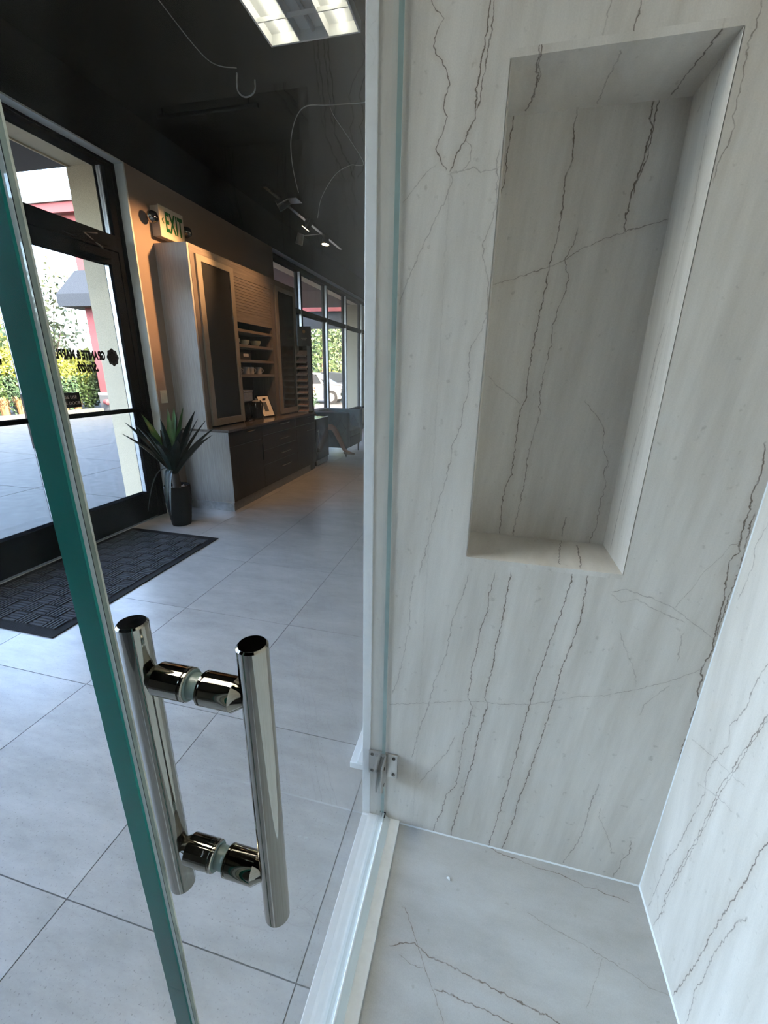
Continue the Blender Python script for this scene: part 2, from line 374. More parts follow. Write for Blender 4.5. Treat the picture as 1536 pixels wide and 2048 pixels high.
def marble(key, ua, va, tint=(1, 1, 1), streak=(9, 1.0), rough=.32):
    """pale honed quartzite; ua / va: the two world axes of the slab's face (0=x, 1=y, 2=z)"""
    m, nt, out = nodes_of('quartzite_' + key)
    L = nt.links.new
    geo = nt.nodes.new('ShaderNodeNewGeometry')
    sp = nt.nodes.new('ShaderNodeSeparateXYZ'); L(geo.outputs['Position'], sp.inputs[0])
    def math_(op, a, b=None, c=None):
        n = nt.nodes.new('ShaderNodeMath'); n.operation = op
        for i, x in enumerate((a, b, c)):
            if x is None: continue
            if isinstance(x, (int, float)): n.inputs[i].default_value = x
            else: L(x, n.inputs[i])
        return n.outputs[0]
    def vm(op, a, b=None):
        n = nt.nodes.new('ShaderNodeVectorMath'); n.operation = op
        for i, x in enumerate((a, b)):
            if x is None: continue
            if isinstance(x, tuple): n.inputs[i].default_value = x
            else: L(x, n.inputs[i])
        return n.outputs[0]
    U, W = sp.outputs[ua], sp.outputs[va]
    # fine jitter so that the vein edges are ragged
    jn = nt.nodes.new('ShaderNodeTexNoise'); jn.inputs['Scale'].default_value = 75; jn.inputs['Detail'].default_value = 3
    L(geo.outputs['Position'], jn.inputs['Vector'])
    jit = vm('MULTIPLY', vm('SUBTRACT', jn.outputs['Color'], (.5, .5, .5)), (.013, .013, .013))
    run = halo = None
    for ax in 'vh':
        T, Vv = (W, U) if ax == 'v' else (U, W)
        vs = [v for v in VEINS.get(key, []) if v[0] == ax]
        for g in range(0, len(vs), 3):
            grp = vs[g:g + 3]
            ts = [p[0] for v in grp for p in v[3]]; cs = [p[1] for v in grp for p in v[3]]
            tm, th = (min(ts) + max(ts)) / 2, (max(ts) - min(ts)) / 2 + .03
            cm, ch = (min(cs) + max(cs)) / 2, (max(cs) - min(cs)) / 2 + .02
            tn = math_('DIVIDE', math_('SUBTRACT', T, tm), th)
            tv = nt.nodes.new('ShaderNodeCombineXYZ')
            for i in range(3): L(tn, tv.inputs[i])
            c1 = nt.nodes.new('ShaderNodeVectorCurve'); c2 = nt.nodes.new('ShaderNodeVectorCurve')
            for cn in (c1, c2): cn.mapping.extend = 'HORIZONTAL'
            for i in range(3):
                if i < len(grp):
                    st, pts = grp[i][1], grp[i][3]
                    P1 = [((t - tm) / th, (c - cm) / ch) for t, c in pts]
                    a, b = P1[0][0], P1[-1][0]
                    e = min(.03, (b - a) * .2)
                    P2 = [(a - .012, 0), (a + e * .3, st), (b - e * .3, st), (b + .012, 0)]
                else:
                    P1 = [(-1, 0), (1, 0)]; P2 = [(-1, 0), (1, 0)]
                for cn, P in ((c1, P1), (c2, P2)):
                    cp = cn.mapping.curves[i].points
                    cp[0].location = P[0]; cp[1].location = P[-1]
                    for q in P[1:-1]: cp.new(*q)
                    for q in cp: q.handle_type = 'VECTOR'
            c1.mapping.update(); c2.mapping.update()
            L(tv.outputs[0], c1.inputs['Vector']); L(tv.outputs[0], c2.inputs['Vector'])
            vv = nt.nodes.new('ShaderNodeCombineXYZ')
            vn = math_('SUBTRACT', Vv, cm)
            for i in range(3): L(vn, vv.inputs[i])
            d = vm('ABSOLUTE', vm('ADD', vm('SUBTRACT', vm('MULTIPLY', c1.outputs[0], (ch, ch, ch)), vv.outputs[0]), jit))
            ws = [(grp[i][2] if i < len(grp) else 1.0) * .00095 for i in range(3)]
            k = vm('MULTIPLY', vm('MAXIMUM', vm('SUBTRACT', (1, 1, 1), vm('MULTIPLY', d, tuple(1 / w for w in ws))), (0, 0, 0)), c2.outputs[0])
            s3 = nt.nodes.new('ShaderNodeSeparateXYZ'); L(k, s3.inputs[0])
            mx = math_('MAXIMUM', math_('MAXIMUM', s3.outputs[0], s3.outputs[1]), s3.outputs[2])
            run = mx if run is None else math_('MAXIMUM', run, mx)
            k2 = vm('MULTIPLY', vm('MAXIMUM', vm('SUBTRACT', (1, 1, 1), vm('MULTIPLY', d, tuple(1 / (9 * w) for w in ws))), (0, 0, 0)), c2.outputs[0])
            s4 = nt.nodes.new('ShaderNodeSeparateXYZ'); L(k2, s4.inputs[0])
            m4 = math_('MAXIMUM', math_('MAXIMUM', s4.outputs[0], s4.outputs[1]), s4.outputs[2])
            halo = m4 if halo is None else math_('MAXIMUM', halo, m4)
    # ground: faint long streaks leaning with the veins, clouds and fine grain
    cb = nt.nodes.new('ShaderNodeCombineXYZ')
    lean = math_('MULTIPLY_ADD', W, -.09, U)
    L(math_('MULTIPLY', lean, streak[0]), cb.inputs[0]); L(math_('MULTIPLY', W, streak[1]), cb.inputs[1])
    st = nt.nodes.new('ShaderNodeTexNoise'); st.inputs['Scale'].default_value = 1.6; st.inputs['Detail'].default_value = 7; st.inputs['Roughness'].default_value = .62
    L(cb.outputs[0], st.inputs['Vector'])
    r1 = nt.nodes.new('ShaderNodeValToRGB')
    r1.color_ramp.elements[0].position = .30; r1.color_ramp.elements[1].position = .66
    r1.color_ramp.elements[0].color = (.56 * tint[0], .515 * tint[1], .45 * tint[2], 1); r1.color_ramp.elements[1].color = (.735 * tint[0], .69 * tint[1], .625 * tint[2], 1)
    L(st.outputs['Fac'], r1.inputs[0])
    gr = nt.nodes.new('ShaderNodeTexNoise'); gr.inputs['Scale'].default_value = 420; gr.inputs['Detail'].default_value = 2
    L(geo.outputs['Position'], gr.inputs['Vector'])
    g2 = math_('MULTIPLY_ADD', gr.outputs['Fac'], .20, .90)
    mg = nt.nodes.new('ShaderNodeMix'); mg.data_type = 'RGBA'; mg.blend_type = 'MULTIPLY'; mg.inputs[0].default_value = 1
    L(r1.outputs[0], mg.inputs['A']); L(g2, mg.inputs['B'])
    # small dark flecks
    fl = nt.nodes.new('ShaderNodeTexNoise'); fl.inputs['Scale'].default_value = 55; fl.inputs['Detail'].default_value = 5
    L(geo.outputs['Position'], fl.inputs['Vector'])
    fm = nt.nodes.new('ShaderNodeMapRange'); fm.inputs['From Min'].default_value = .655; fm.inputs['From Max'].default_value = .74
    L(fl.outputs['Fac'], fm.inputs['Value'])
    base = mg.outputs['Result']
    def mixc(fac, col):
        nonlocal base
        q = nt.nodes.new('ShaderNodeMix'); q.data_type = 'RGBA'
        L(fac, q.inputs[0]); L(base, q.inputs['A']); q.inputs['B'].default_value = (*col, 1); base = q.outputs['Result']
    mixc(math_('MULTIPLY', fm.outputs[0], .35), (.28, .24, .19))
    if run is not None:
        bk = nt.nodes.new('ShaderNodeTexNoise'); bk.inputs['Scale'].default_value = 38; bk.inputs['Detail'].default_value = 3
        L(geo.outputs['Position'], bk.inputs['Vector'])
        bm = nt.nodes.new('ShaderNodeMapRange'); bm.inputs['From Min'].default_value = .32; bm.inputs['From Max'].default_value = .58; bm.inputs['To Min'].default_value = .45
        L(bk.outputs['Fac'], bm.inputs['Value'])
        mixc(math_('MULTIPLY', math_('MULTIPLY', halo, .26), bm.outputs[0]), (.42, .33, .25))
        core = math_('MINIMUM', math_('MULTIPLY', math_('MULTIPLY', run, 1.5), bm.outputs[0]), .92)
        mixc(core, (.13, .092, .066))
    p = nt.nodes.new('ShaderNodeBsdfPrincipled'); p.inputs['Roughness'].default_value = rough; p.inputs['Specular IOR Level'].default_value = .35
    L(base, p.inputs['Base Color']); L(p.outputs[0], out.inputs[0])
    return m

M = {}
M['mar_back'] = marble('back', 0, 2)
M['mar_nback'] = marble('niche_back', 0, 2)
M['mar_nside'] = marble('niche_side', 1, 2, streak=(16, 1.0))
M['mar_ntop'] = marble('niche_top', 0, 1, streak=(6, 2))
M['mar_nsill'] = marble('niche_sill', 0, 1, streak=(6, 2))
M['mar_right'] = marble('right', 1, 2)
M['mar_floor'] = marble('floor', 0, 1, tint=(.70, .74, .78), streak=(2, 5))
M['mar_plain'] = marble('plain', 0, 2)
M['white_solid'] = mat('white_solid_surface', (.86, .87, .87), .2, var=.02, scale=60)
M['caulk'] = mat('white_caulk', (.80, .82, .82), .45, var=.02)
M['clear_glass'] = glass('clear_shower_glass', (.985, .99, .988), ior=1.165)
M['shop_glass'] = glass('storefront_glass', (.97, .98, .975))
M['green_edge'] = mat('green_glass_edge', (.014, .16, .138), .3, var=.35, scale=7, stretch=(1, 1, .35), spec=.05)
M['pale_edge'] = mat('pale_green_glass_edge', (.30, .42, .40), .3, var=.1, scale=7)
M['clear_seal'] = glass('clear_vinyl_seal', (.96, .97, .96), rough=.15, haze=.72, hazecol=(.88, .90, .88))
M['seal_khaki'] = mat('khaki_edge_seal', (.42, .42, .34), .25, var=.2, scale=20)  # khaki strip along the inner bevel of the door edge
M['chrome'] = mat('polished_nickel', (.34, .315, .265), .045, 1.0, var=.01)
M['washer'] = mat('grey_green_washer', (.20, .27, .25), .3)
M['chrome_cap'] = mat('dark_polished_nickel', (.10, .09, .08), .08, 1.0, var=.01)
M['brushed'] = mat('brushed_nickel', (.55, .53, .50), .28, 1.0, var=.04, scale=200, stretch=(1, 1, .05))
M['black_rubber'] = mat('black_rubber', (.012, .012, .013), .5)
M['black_paint'] = mat('matt_black_paint', (.0022, .0024, .003), .8, var=.15, scale=3, spec=.03)
M['black_ceiling'] = mat('black_painted_ceiling', (.003, .003, .003), .8, var=.15, scale=2, spec=.03)
M['dark_frame'] = mat('dark_bronze_aluminium', (.0035, .004, .005), .5, var=.1, spec=0.0)
M['lit_strip'] = mat('painted_lit_strip', (.62, .64, .66), .25, .4)  # pale colour paints lit edges onto the dark frames
M['grey_frame'] = mat('grey_anodised_aluminium', (.09, .095, .095), .35, .5)
M['taupe'] = mat('taupe_wall_paint', (.27, .195, .145), .6, var=.03, scale=120, bump=.15)
M['off_white'] = mat('off_white_paint', (.56, .58, .54), .55, var=.02)
M['grey_wall'] = mat('grey_wall_paint', (.17, .17, .17), .6, var=.02)
M['ivory'] = mat('ivory_plastic', (.55, .50, .38), .5, var=.02)
M['green_letter'] = mat('green_sign_letters', (.004, .10, .02), .5, spec=.1)
M['stucco'] = mat('cream_stucco', (.66, .56, .40), .85, var=.09, scale=160, bump=.5)
M['wood'] = mat('grey_brown_wood_daylit', (.25, .24, .23), .42, scale=70, stretch=(3, 3, .07), col2=(.40, .385, .365), detail=8)  # copy for the daylit end panels, the daylight put into the colour
M['wood_h'] = mat('grey_brown_wood_cross_grain', (.10, .082, .068), .42, scale=40, stretch=(3, .10, 3), col2=(.20, .168, .142), detail=8)
M['wood_dim'] = mat('grey_brown_wood_dimmed', (.085, .068, .056), .42, scale=60, stretch=(3, 3, .07), col2=(.18, .148, .122), detail=8)  # copy for the hutch front, its weaker light put into the colour
M['wood_shaded'] = mat('grey_brown_wood_shaded', (.012, .0095, .0082), .45, scale=50, stretch=(3, 3, .08), col2=(.050, .040, .034), spec=.3, detail=8)  # copy for the drawer fronts, darkened in colour for their lack of daylight
M['frame_alu'] = mat('champagne_aluminium_frame', (.27, .235, .185), .4, .3, var=.03)
M['stone_top'] = mat('dark_brown_stone_top', (.10, .085, .075), .16, var=.2, scale=50)
M['plinth_grey'] = mat('grey_plinth', (.22, .21, .20), .35)
M['plinth_metal'] = mat('brushed_metal_plinth', (.55, .57, .58), .3, .7)
M['inside_dark'] = mat('dark_cabinet_inside', (.020, .019, .020), .6)
M['smoke_glass'] = mat('frosted_grey_glass', (.022, .022, .020), .14, var=.12, scale=1.2, spec=.6)
M['black_gloss'] = mat('black_gloss_plastic', (.008, .008, .009), .15)
M['silver'] = mat('silver_plastic', (.33, .33, .33), .3, .4)
M['paper'] = mat('white_paper', (.78, .72, .64), .7, var=.02)
M['sage'] = mat('sage_ceramic', (.33, .36, .28), .3)
M['mug'] = mat('stoneware_mug', (.36, .34, .31), .35)
M['bronze'] = mat('bronze_pull', (.80, .74, .66), .22, 1.0)
M['copper'] = mat('brown_emblem', (.28, .13, .05), .5)
M['pale_ink'] = mat('pale_printing', (.42, .38, .34), .6)
M['teal_velvet'] = mat('teal_velvet', (.011, .028, .033), .7, var=.2, scale=14, col2=(.030, .062, .068))
M['teal_dark'] = mat('dark_teal_velvet', (.013, .028, .03), .75, var=.15, scale=14)
M['skin'] = mat('skin', (.36, .19, .13), .55, var=.05, scale=40)
M['dark_cloth'] = mat('dark_brown_cloth', (.05, .04, .038), .85, scale=200)
M['pale_cloth'] = mat('pale_shorts_cloth', (.42, .36, .32), .85, scale=200)
M['shoe'] = mat('brown_leather_shoe', (.12, .07, .05), .5)
M['hair'] = mat('dark_hair', (.02, .015, .012), .5)
M['mat_fibre_lit'] = mat('charcoal_mat_fibre_lit', (.045, .049, .058), .9, var=.2, scale=500, bump=.4, spec=.15)  # ridges lightened so the weave's shading shows in the colour
M['mat_rubber_shaded'] = mat('charcoal_mat_rubber_shaded', (.006, .007, .009), .8, spec=.1)  # backing darkened to paint the shade between the ridges
M['pot'] = mat('black_ribbed_pot', (.004, .004, .005), .5, spec=.05)
M['gravel'] = mat('pale_gravel', (.30, .25, .21), .8, var=.4, scale=120)
M['bark'] = mat('dark_stem_bark', (.030, .022, .017), .8, scale=80, bump=.5)
M['leaf_dark'] = mat('dark_agave_leaf', (.004, .012, .010), .4, var=.3, scale=12, spec=.15)
M['leaf_green'] = mat('green_agave_leaf', (.030, .10, .020), .35, var=.2, scale=12, spec=.25)
M['leaf_under'] = mat('silvery_agave_leaf', (.055, .075, .085), .35, var=.15, scale=12)
M['tube_lit'] = emitter('lit_fluorescent_tube', (1.0, .97, .84), TUBE_POWER)
M['tube_fill'] = emitter('added_fill_tube', (1.0, .97, .84), FILL_TUBE_POWER)
M['tube_off'] = mat('unlit_fluorescent_tube', (.5, .5, .48), .4)
M['troffer_white'] = mat('white_enamelled_reflector', (.80, .80, .76), .4, var=.01)
M['lamp_warm'] = emitter('warm_lamp_face', (1.0, .74, .42), 14.0)
M['cord'] = mat('pale_grey_cord', (.30, .29, .27), .5)
M['concrete'] = mat('grey_paving_concrete', (.046, .051, .048), .8, scale=9, col2=(.082, .088, .084), detail=9)
M['asphalt'] = mat('asphalt', (0.05, 0.05, 0.05), .9, scale=20)
M['brick_red'] = mat('rose_red_painted_stucco', (0.165, 0.0435, 0.0495), .8, var=.07, scale=60)
M['awning'] = mat('slate_blue_awning_canvas', (.016, .021, .030), .7, var=.08, scale=20)
M['awning_under'] = mat('dark_canopy_soffit', (.018, .019, .022), .8)
M['grey_base'] = mat('dark_grey_painted_base', (.08, .085, .09), .8)
M['white_band'] = mat('white_painted_band', (0.42, 0.42, 0.42), .6)
M['blue_build'] = mat('blue_metal_cladding', (0.015, 0.11, 0.21), .5)
M['soil'] = mat('planting_soil', (.10, .07, .045), .95, scale=20)
M['yel_leaf'] = mat('yellow_green_leaves', (0.105, 0.1275, 0.015), .6, scale=5, col2=(0.2025, 0.21, 0.03))
M['grn_leaf'] = mat('mid_green_leaves', (0.0225, 0.0475, 0.01), .6, scale=5, col2=(0.05, 0.085, 0.0225))
M['dk_leaf'] = mat('dark_green_leaves', (0.0175, 0.042, 0.021), .6, scale=5, col2=(0.042, 0.084, 0.035))
M['or_leaf'] = mat('orange_grass_leaves', (0.143, 0.0715, 0.0275), .7, scale=5, col2=(0.198, 0.121, 0.0495))
M['wispy_leaf'] = mat('grey_green_wispy_leaves', (0.05, 0.07, 0.0325), .6, scale=5, col2=(0.09, 0.11, 0.055))
M['trunk'] = mat('tree_bark', (.09, .065, .045), .9, scale=30)
M['car_white'] = mat('white_car_paint', (0.36, 0.3645, 0.369), .15, var=.01, coat=1.0)
M['car_dark'] = mat('dark_grey_car_paint', (.05, .055, .065), .15, var=.01, coat=1.0)
M['car_glass'] = mat('dark_car_glass', (.03, .035, .04), .06, var=.01)
M['tyre'] = mat('tyre_rubber', (.015, .015, .015), .8)

def tile_material():
    m, nt, out = nodes_of('grey_porcelain_tile')
    L = nt.links.new
    geo = nt.nodes.new('ShaderNodeNewGeometry')
    oi = nt.nodes.new('ShaderNodeObjectInfo')
    a = nt.nodes.new('ShaderNodeTexNoise'); a.inputs['Scale'].default_value = 4.5; a.inputs['Detail'].default_value = 9; a.inputs['Roughness'].default_value = .75
    b = nt.nodes.new('ShaderNodeTexNoise'); b.inputs['Scale'].default_value = 150; b.inputs['Detail'].default_value = 2
    mp = nt.nodes.new('ShaderNodeMapping'); mp.inputs['Scale'].default_value = (.55, 1.5, 1)
    cb = nt.nodes.new('ShaderNodeVectorMath'); cb.operation = 'ADD'
    sc = nt.nodes.new('ShaderNodeMath'); sc.operation = 'MULTIPLY'; sc.inputs[1].default_value = 37.0
    L(oi.outputs['Random'], sc.inputs[0]); L(geo.outputs['Position'], mp.inputs[0])
    L(mp.outputs[0], cb.inputs[0]); L(sc.outputs[0], cb.inputs[1]); L(cb.outputs[0], a.inputs['Vector']); L(geo.outputs['Position'], b.inputs['Vector'])
    r = nt.nodes.new('ShaderNodeValToRGB')
    r.color_ramp.elements[0].position = .30; r.color_ramp.elements[1].position = .70
    r.color_ramp.elements[0].color = (.275, .270, .262, 1); r.color_ramp.elements[1].color = (.43, .42, .41, 1)
    L(a.outputs['Fac'], r.inputs[0])
    f = nt.nodes.new('ShaderNodeMapRange'); f.inputs['From Min'].default_value = .37; f.inputs['From Max'].default_value = .27
    L(b.outputs['Fac'], f.inputs['Value'])
    mu = nt.nodes.new('ShaderNodeMath'); mu.operation = 'MULTIPLY'; mu.inputs[1].default_value = .6
    L(f.outputs[0], mu.inputs[0])
    x = nt.nodes.new('ShaderNodeMix'); x.data_type = 'RGBA'; x.inputs['B'].default_value = (.12, .115, .11, 1)
    L(mu.outputs[0], x.inputs[0]); L(r.outputs[0], x.inputs['A'])
    p = nt.nodes.new('ShaderNodeBsdfPrincipled'); p.inputs['Roughness'].default_value = .30; p.inputs['Specular IOR Level'].default_value = .5
    L(x.outputs['Result'], p.inputs['Base Color']); L(p.outputs[0], out.inputs[0])
    return m
M['tile'] = tile_material()
M['grout'] = mat('dark_grout', (.10, .10, .10), .9)

# ================================================================== SETTING
# ---- showroom floor: grout bed with every tile in view laid on it
floor = struct('floor', MB().box(-3.30, 4.6, -4.6, 12.1, -.06, -.0018), M['grout'])
PITCH, GAP, X0, Y0 = .735, .0035, -.345, .573
tile_me = None
for i in range(-5, 2):
    for j in range(-3, 16):
        xa, xb = X0 + (i) * PITCH + GAP / 2, X0 + (i + 1) * PITCH - GAP / 2
        ya, yb = Y0 + j * PITCH + GAP / 2, Y0 + (j + 1) * PITCH - GAP / 2
        xa2 = max(xa, -3.30)
        if xb < -3.29: continue
        if xa2 == xa and tile_me is not None:
            o = bpy.data.objects.new('tile', tile_me); COL.objects.link(o); o.parent = floor
            o.location = (xa, ya, 0)
            continue
        if xa2 == xa:
            o = build(MB().box(0, xb - xa, 0, yb - ya, -.012, 0), 'tile', M['tile'], floor, .0008, 1)
            o.location = (xa, ya, 0); tile_me = o.data
        else:
            bx('tile', M['tile'], floor, xa2, xb, ya, yb, -.012, 0)

WH = 3.14            # height where the brown wall turns into black paint
XW, XF, XO = -3.20, -3.30, -3.41     # wall face, frame inner face, frame outer face
XE = -3.68           # outer face of the building
struct('ceiling', MB().box(-3.68, 4.6, -4.6, 12.1, 3.56, 3.70), M['black_ceiling'])
wl = struct('wall_left', MB().box(XO, XW, 3.65, 6.25, -.05, WH), M['taupe'])
bx('black_band', M['black_paint'], wl, XO, XW, -4.6, 12.1, WH, 3.56)
struct('trim_1', MB().box(XF, XW + .001, -1.70, 3.65, WH - .012, WH), M['off_white'])
struct('trim_2', MB().box(XF, XW + .001, 3.635, 3.65, 0, WH - .012), M['off_white'])
struct('trim_3', MB().box(XF, XW + .001, 6.25, 11.3, WH - .012, WH), M['grey_wall'])
struct('wall_corner', MB().box(XO, XW, -4.5, -1.70, -.05, WH), M['grey_wall'])
struct('wall_far', MB().box(-3.68, 4.6, 12.0, 12.1, 0, 3.56), M['grey_wall'])
struct('wall_near', MB().box(-3.68, 4.6, -4.6, -4.5, 0, 3.56), M['grey_wall'])
struct('wall_east', MB().box(4.5, 4.6, -4.5, 12.0, 0, 3.56), M['grey_wall'])
# thick stucco street wall: body between the openings, head above, end piers
we = MB().box(XE, XO, 3.53, 6.25, -.05, 3.10).box(XE, XO, -4.6, 12.4, 3.10, 4.75).box(XE, XO, 11.3, 12.4, -.05, 3.10).box(XE, XO, -4.6, -1.70, -.05, 3.10)
wex = struct('wall_street', we, M['stucco'])
bx('soffit_reveal', M['stucco'], wex, XE + .02, XE + .035, -1.70, 3.53, 3.088, 3.10)
struct('pier', MB().box(-3.90, -3.412, 11.296, 11.9, -.05, 3.10), M['stucco'])

# ---- storefront glazing -------------------------------------------------
DF = M['dark_frame']
def framebox(mb, y0, y1, z0, z1, x0=XO, x1=XF): return mb.box(x0, x1, y0, y1, z0, z1)
def pane(parent, y0, y1, z0, z1, x=-3.355): return bx('pane', M['shop_glass'], parent, x - .004, x + .004, y0, y1, z0, z1)
def stop(parent, y, z0, z1):   # stop bead along a pane's far edge, its lit look painted pale
    return bx('glazing_stop', M['lit_strip'], parent, -3.375, -3.335, y - .006, y + .006, z0, z1)

w1 = struct('window_1', MB().box(XO, XF, 3.55, 3.635, 0, WH - .012), DF, .003)     # frame round the entry
bx('frame_head', DF, w1, XO, XF, -1.70, 3.55, 3.085, WH - .012)
bx('frame_groove', DF, w1, XF, XF + .012, 3.60, 3.635, 0, WH - .012)
bx('frame_groove', DF, w1, XF, XF + .012, -1.70, 3.60, 3.108, WH - .012)
bx('transom_bar', DF, w1, XO, XF, -1.70, 3.55, 2.452, 2.575)
pane(w1, 1.62, 3.525, 2.575, 3.085)
bx('mullion', DF, w1, XO, XF, 1.55, 1.63, 0, 3.085)
stop(w1, 3.531, 2.575, 3.085)
bx('pane_edge', DF, w1, XO, XF, 3.537, 3.55, 2.575, 3.085)
# side lights further along the street wall (behind the viewer's left shoulder)
for ya, yb in ((.02, 1.55), (-1.62, -.06)):
    pane(w1, ya, yb, .12, 2.452); pane(w1, ya, yb, 2.575, 3.085)
    bx('mullion', DF, w1, XO, XF, ya - .08, ya, 0, 3.085)
    bx('bottom_rail', DF, w1, XO, XF, ya, yb, 0, .12)

def leaf(n, ya, yb, st):
    d = struct('door_%d' % n, MB().box(-3.385, XF - .005, ya, ya + st, .012, 2.445), DF, .003)
    bx('stile', DF, d, -3.385, XF - .005, yb - st, yb, .012, 2.445, .003)
    bx('bottom_rail', DF, d, -3.385, XF - .005, ya + st, yb - st, .012, .285, .003)
    bx('top_rail', DF, d, -3.385, XF - .005, ya + st, yb - st, 2.335, 2.445, .003)
    pane(d, ya + st, yb - st, .285, 2.335)
    bx('push_bar', DF, d, -3.335, -3.265, ya + .02, yb - .02, 1.088, 1.120, .004)
    stop(d, yb - st + .004, .285, 2.335)
    return d
d1 = leaf(1, 1.635, 2.585, .095)
d2 = leaf(2, 2.590, 3.545, .092)
bx('pull_plate', M['black_gloss'], d1, -3.29, -3.262, 2.415, 2.492, .905, 1.30, .003)
# door closer on the right leaf
cl = bx('door_closer', DF, d2, -3.30, -3.24, 3.10, 3.40, 2.36, 2.42, .006)
bx('closer_arm', DF, d2, -3.25, -3.235, 2.98, 3.38, 2.455, 2.467, .002)
build(MB().tube([(-3.245, 3.33, 2.43), (-3.235, 3.16, 2.50), (-3.25, 3.30, 2.53)], .007, 6), 'closer_arm', M['grey_frame'], d2)
# street-side lettering on the right leaf, so it reads backwards from inside
GX = -3.3605
Mt = lambda y, z, x=GX: Matrix(((0, 0, -1, x), (-1, 0, 0, y), (0, 1, 0, z), (0, 0, 0, 1)))
text_mesh('lettering', 'GRANITE & MARBLE', M['black_gloss'], d2, .079, .0006, Mt(3.025, 1.585), bold=.0045, spacing=.95, fit=(.49, .078))
def script_text(y, z, size):
    T = Mt(y, z) @ Matrix(((1, .35, 0, 0), (0, 1, 0, 0), (0, 0, 1, 0), (0, 0, 0, 1)))
    return text_mesh('lettering', 'Smith', M['black_gloss'], d2, size, .0006, T, bold=.004, fit=(.19, .085))
script_text(3.075, 1.492, .095)
em = []
for k in range(48):
    a = 2 * math.pi * k / 48
    em.append((3.352 + .060 * (1 + .07 * math.cos(8 * a)) * math.cos(a), 1.575 + .072 * (1 + .07 * math.cos(8 * a)) * math.sin(a)))
build(MB().prism(em, 'x', GX - .0006, GX + .0006), 'emblem', M['black_gloss'], d2)
ring = MB()
for k in range(8):
    a = 2 * math.pi * k / 8
    ring.cyl((GX - .001, 3.352 + .034 * math.cos(a), 1.575 + .041 * math.sin(a)), (GX + .001, 3.352 + .034 * math.cos(a), 1.575 + .041 * math.sin(a)), .010, n=12)
build(ring, 'emblem_petals', M['dark_frame'], d2)
# same emblem on the left leaf: only its end shows at the picture's edge
em2 = [(2.315 + (y - 3.352) * 1.0, z + .05) for y, z in em]
build(MB().prism(em2, 'x', GX - .0006, GX + .0006), 'emblem', M['black_gloss'], d1)
bx('emblem_bar', M['black_gloss'], d1, GX - .0006, GX + .0006, 1.80, 2.40, 1.495, 1.535)
# little black notice on the inside of the right leaf's glass
nt_ = tag(bx('door_notice', M['black_gloss'], None, -3.350, -3.346, 2.585, 2.935, 1.168, 1.287), 'small black notice asking to use the other door, stuck on the right door leaf', 'sign')
Mi = lambda y, z, x: Matrix(((0, 0, 1, x), (1, 0, 0, y), (0, 1, 0, z), (0, 0, 0, 1)))
text_mesh('lettering', 'PLEASE USE', M['pale_ink'], nt_, .034, .0004, Mi(2.815, 1.250, -3.3455), spacing=1.05)
text_mesh('lettering', 'OTHER DOOR', M['pale_ink'], nt_, .034, .0004, Mi(2.815, 1.203, -3.3455), spacing=1.05)
build(MB().prism([(2.605, 1.226), (2.635, 1.250), (2.635, 1.238), (2.690, 1.238), (2.690, 1.214), (2.635, 1.214), (2.635, 1.202)], 'x', -3.346, -3.3455), 'arrow', M['paper'], nt_)

# ---- long window beyond the hutch
w2 = struct('window_2', MB().box(XO, XF, 6.25, 11.3, 3.06, WH - .012), DF, .003)
bx('transom_bar', DF, w2, XO, XF, 6.25, 11.3, 2.41, 2.485, .003)
bx('sill_rail', DF, w2, XO, XF, 6.25, 11.3, .555, .61, .003)
bx('bottom_rail', DF, w2, XO, XF, 6.25, 11.3, 0, .13, .003)
MUL = (6.25, 7.40, 8.62, 9.80, 11.02)
for y in MUL:
    bx('mullion', DF, w2, XO, XF, y - .03, y + .045, .13, 3.06, .003)
    bx('mullion_lit_strip', M['lit_strip'], w2, XF - .035, XF + .004, y - .034, y - .029, .13, 3.06)  # pale strip painting the mullion's lit side
for a, b in zip(MUL, MUL[1:] + (11.3,)):
    for za, zb in ((.13, .555), (.61, 2.41), (2.485, 3.06)):
        pane(w2, a + .045, b - .03, za, zb)

# ================================================================== SHOWER STALL
YB, ZF = .95, .127
XL, XR = -.2775, .5425
NX0, NX1, NZ0, NZ1, ND = -.0195, .3255, 1.079, 2.013, 1.128
ZT = 2.75
wb = MB().box(XL, NX0, YB, 1.17, 0, ZT).box(NX1, XR + .06, YB, 1.17, 0, ZT).box(NX0, NX1, YB, 1.17, 0, NZ0 - .012).box(NX0, NX1, YB, 1.17, NZ1 + .012, ZT)
wback = struct('wall_back', wb, M['mar_back'])
bx('niche_back', M['mar_nback'], wback, NX0, NX1, ND, 1.17, NZ0 - .012, NZ1 + .012)
bx('niche_side', M['mar_nside'], wback, NX1 - .0005, NX1 + .001, YB, ND, NZ0, NZ1)
bx('niche_side', M['mar_nside'], wback, NX0 - .001, NX0 + .0005, YB, ND, NZ0, NZ1)
bx('niche_top', M['mar_ntop'], wback, NX0, NX1, YB, ND, NZ1, NZ1 + .012)
bx('niche_sill', M['mar_nsill'], wback, NX0, NX1, YB, ND, NZ0 - .012, NZ0)
bx('edge_strip', M['white_solid'], wback, XL - .0005, XL + .024, YB - .004, YB + .02, .14, ZT, .0015)
struct('wall_right', MB().box(XR, XR + .06, -1.25, YB, 0, ZT), M['mar_right'])
struct('floor_shower', MB().box(-.156, XR, -1.25, YB, 0, ZF), M['mar_floor'])
cb = MB().box(XL, -.154, -1.25, YB, 0, .139)
struct('curb', cb, M['white_solid'], .002)
struct('trim_4', MB().prism([(YB, ZF), (YB - .003, ZF), (YB, ZF + .003)], 'x', -.153, XR), M['caulk'])
struct('trim_5', MB().prism([(XR, ZF), (XR - .0035, ZF), (XR, ZF + .0035)], 'y', -1.25, YB), M['caulk'])
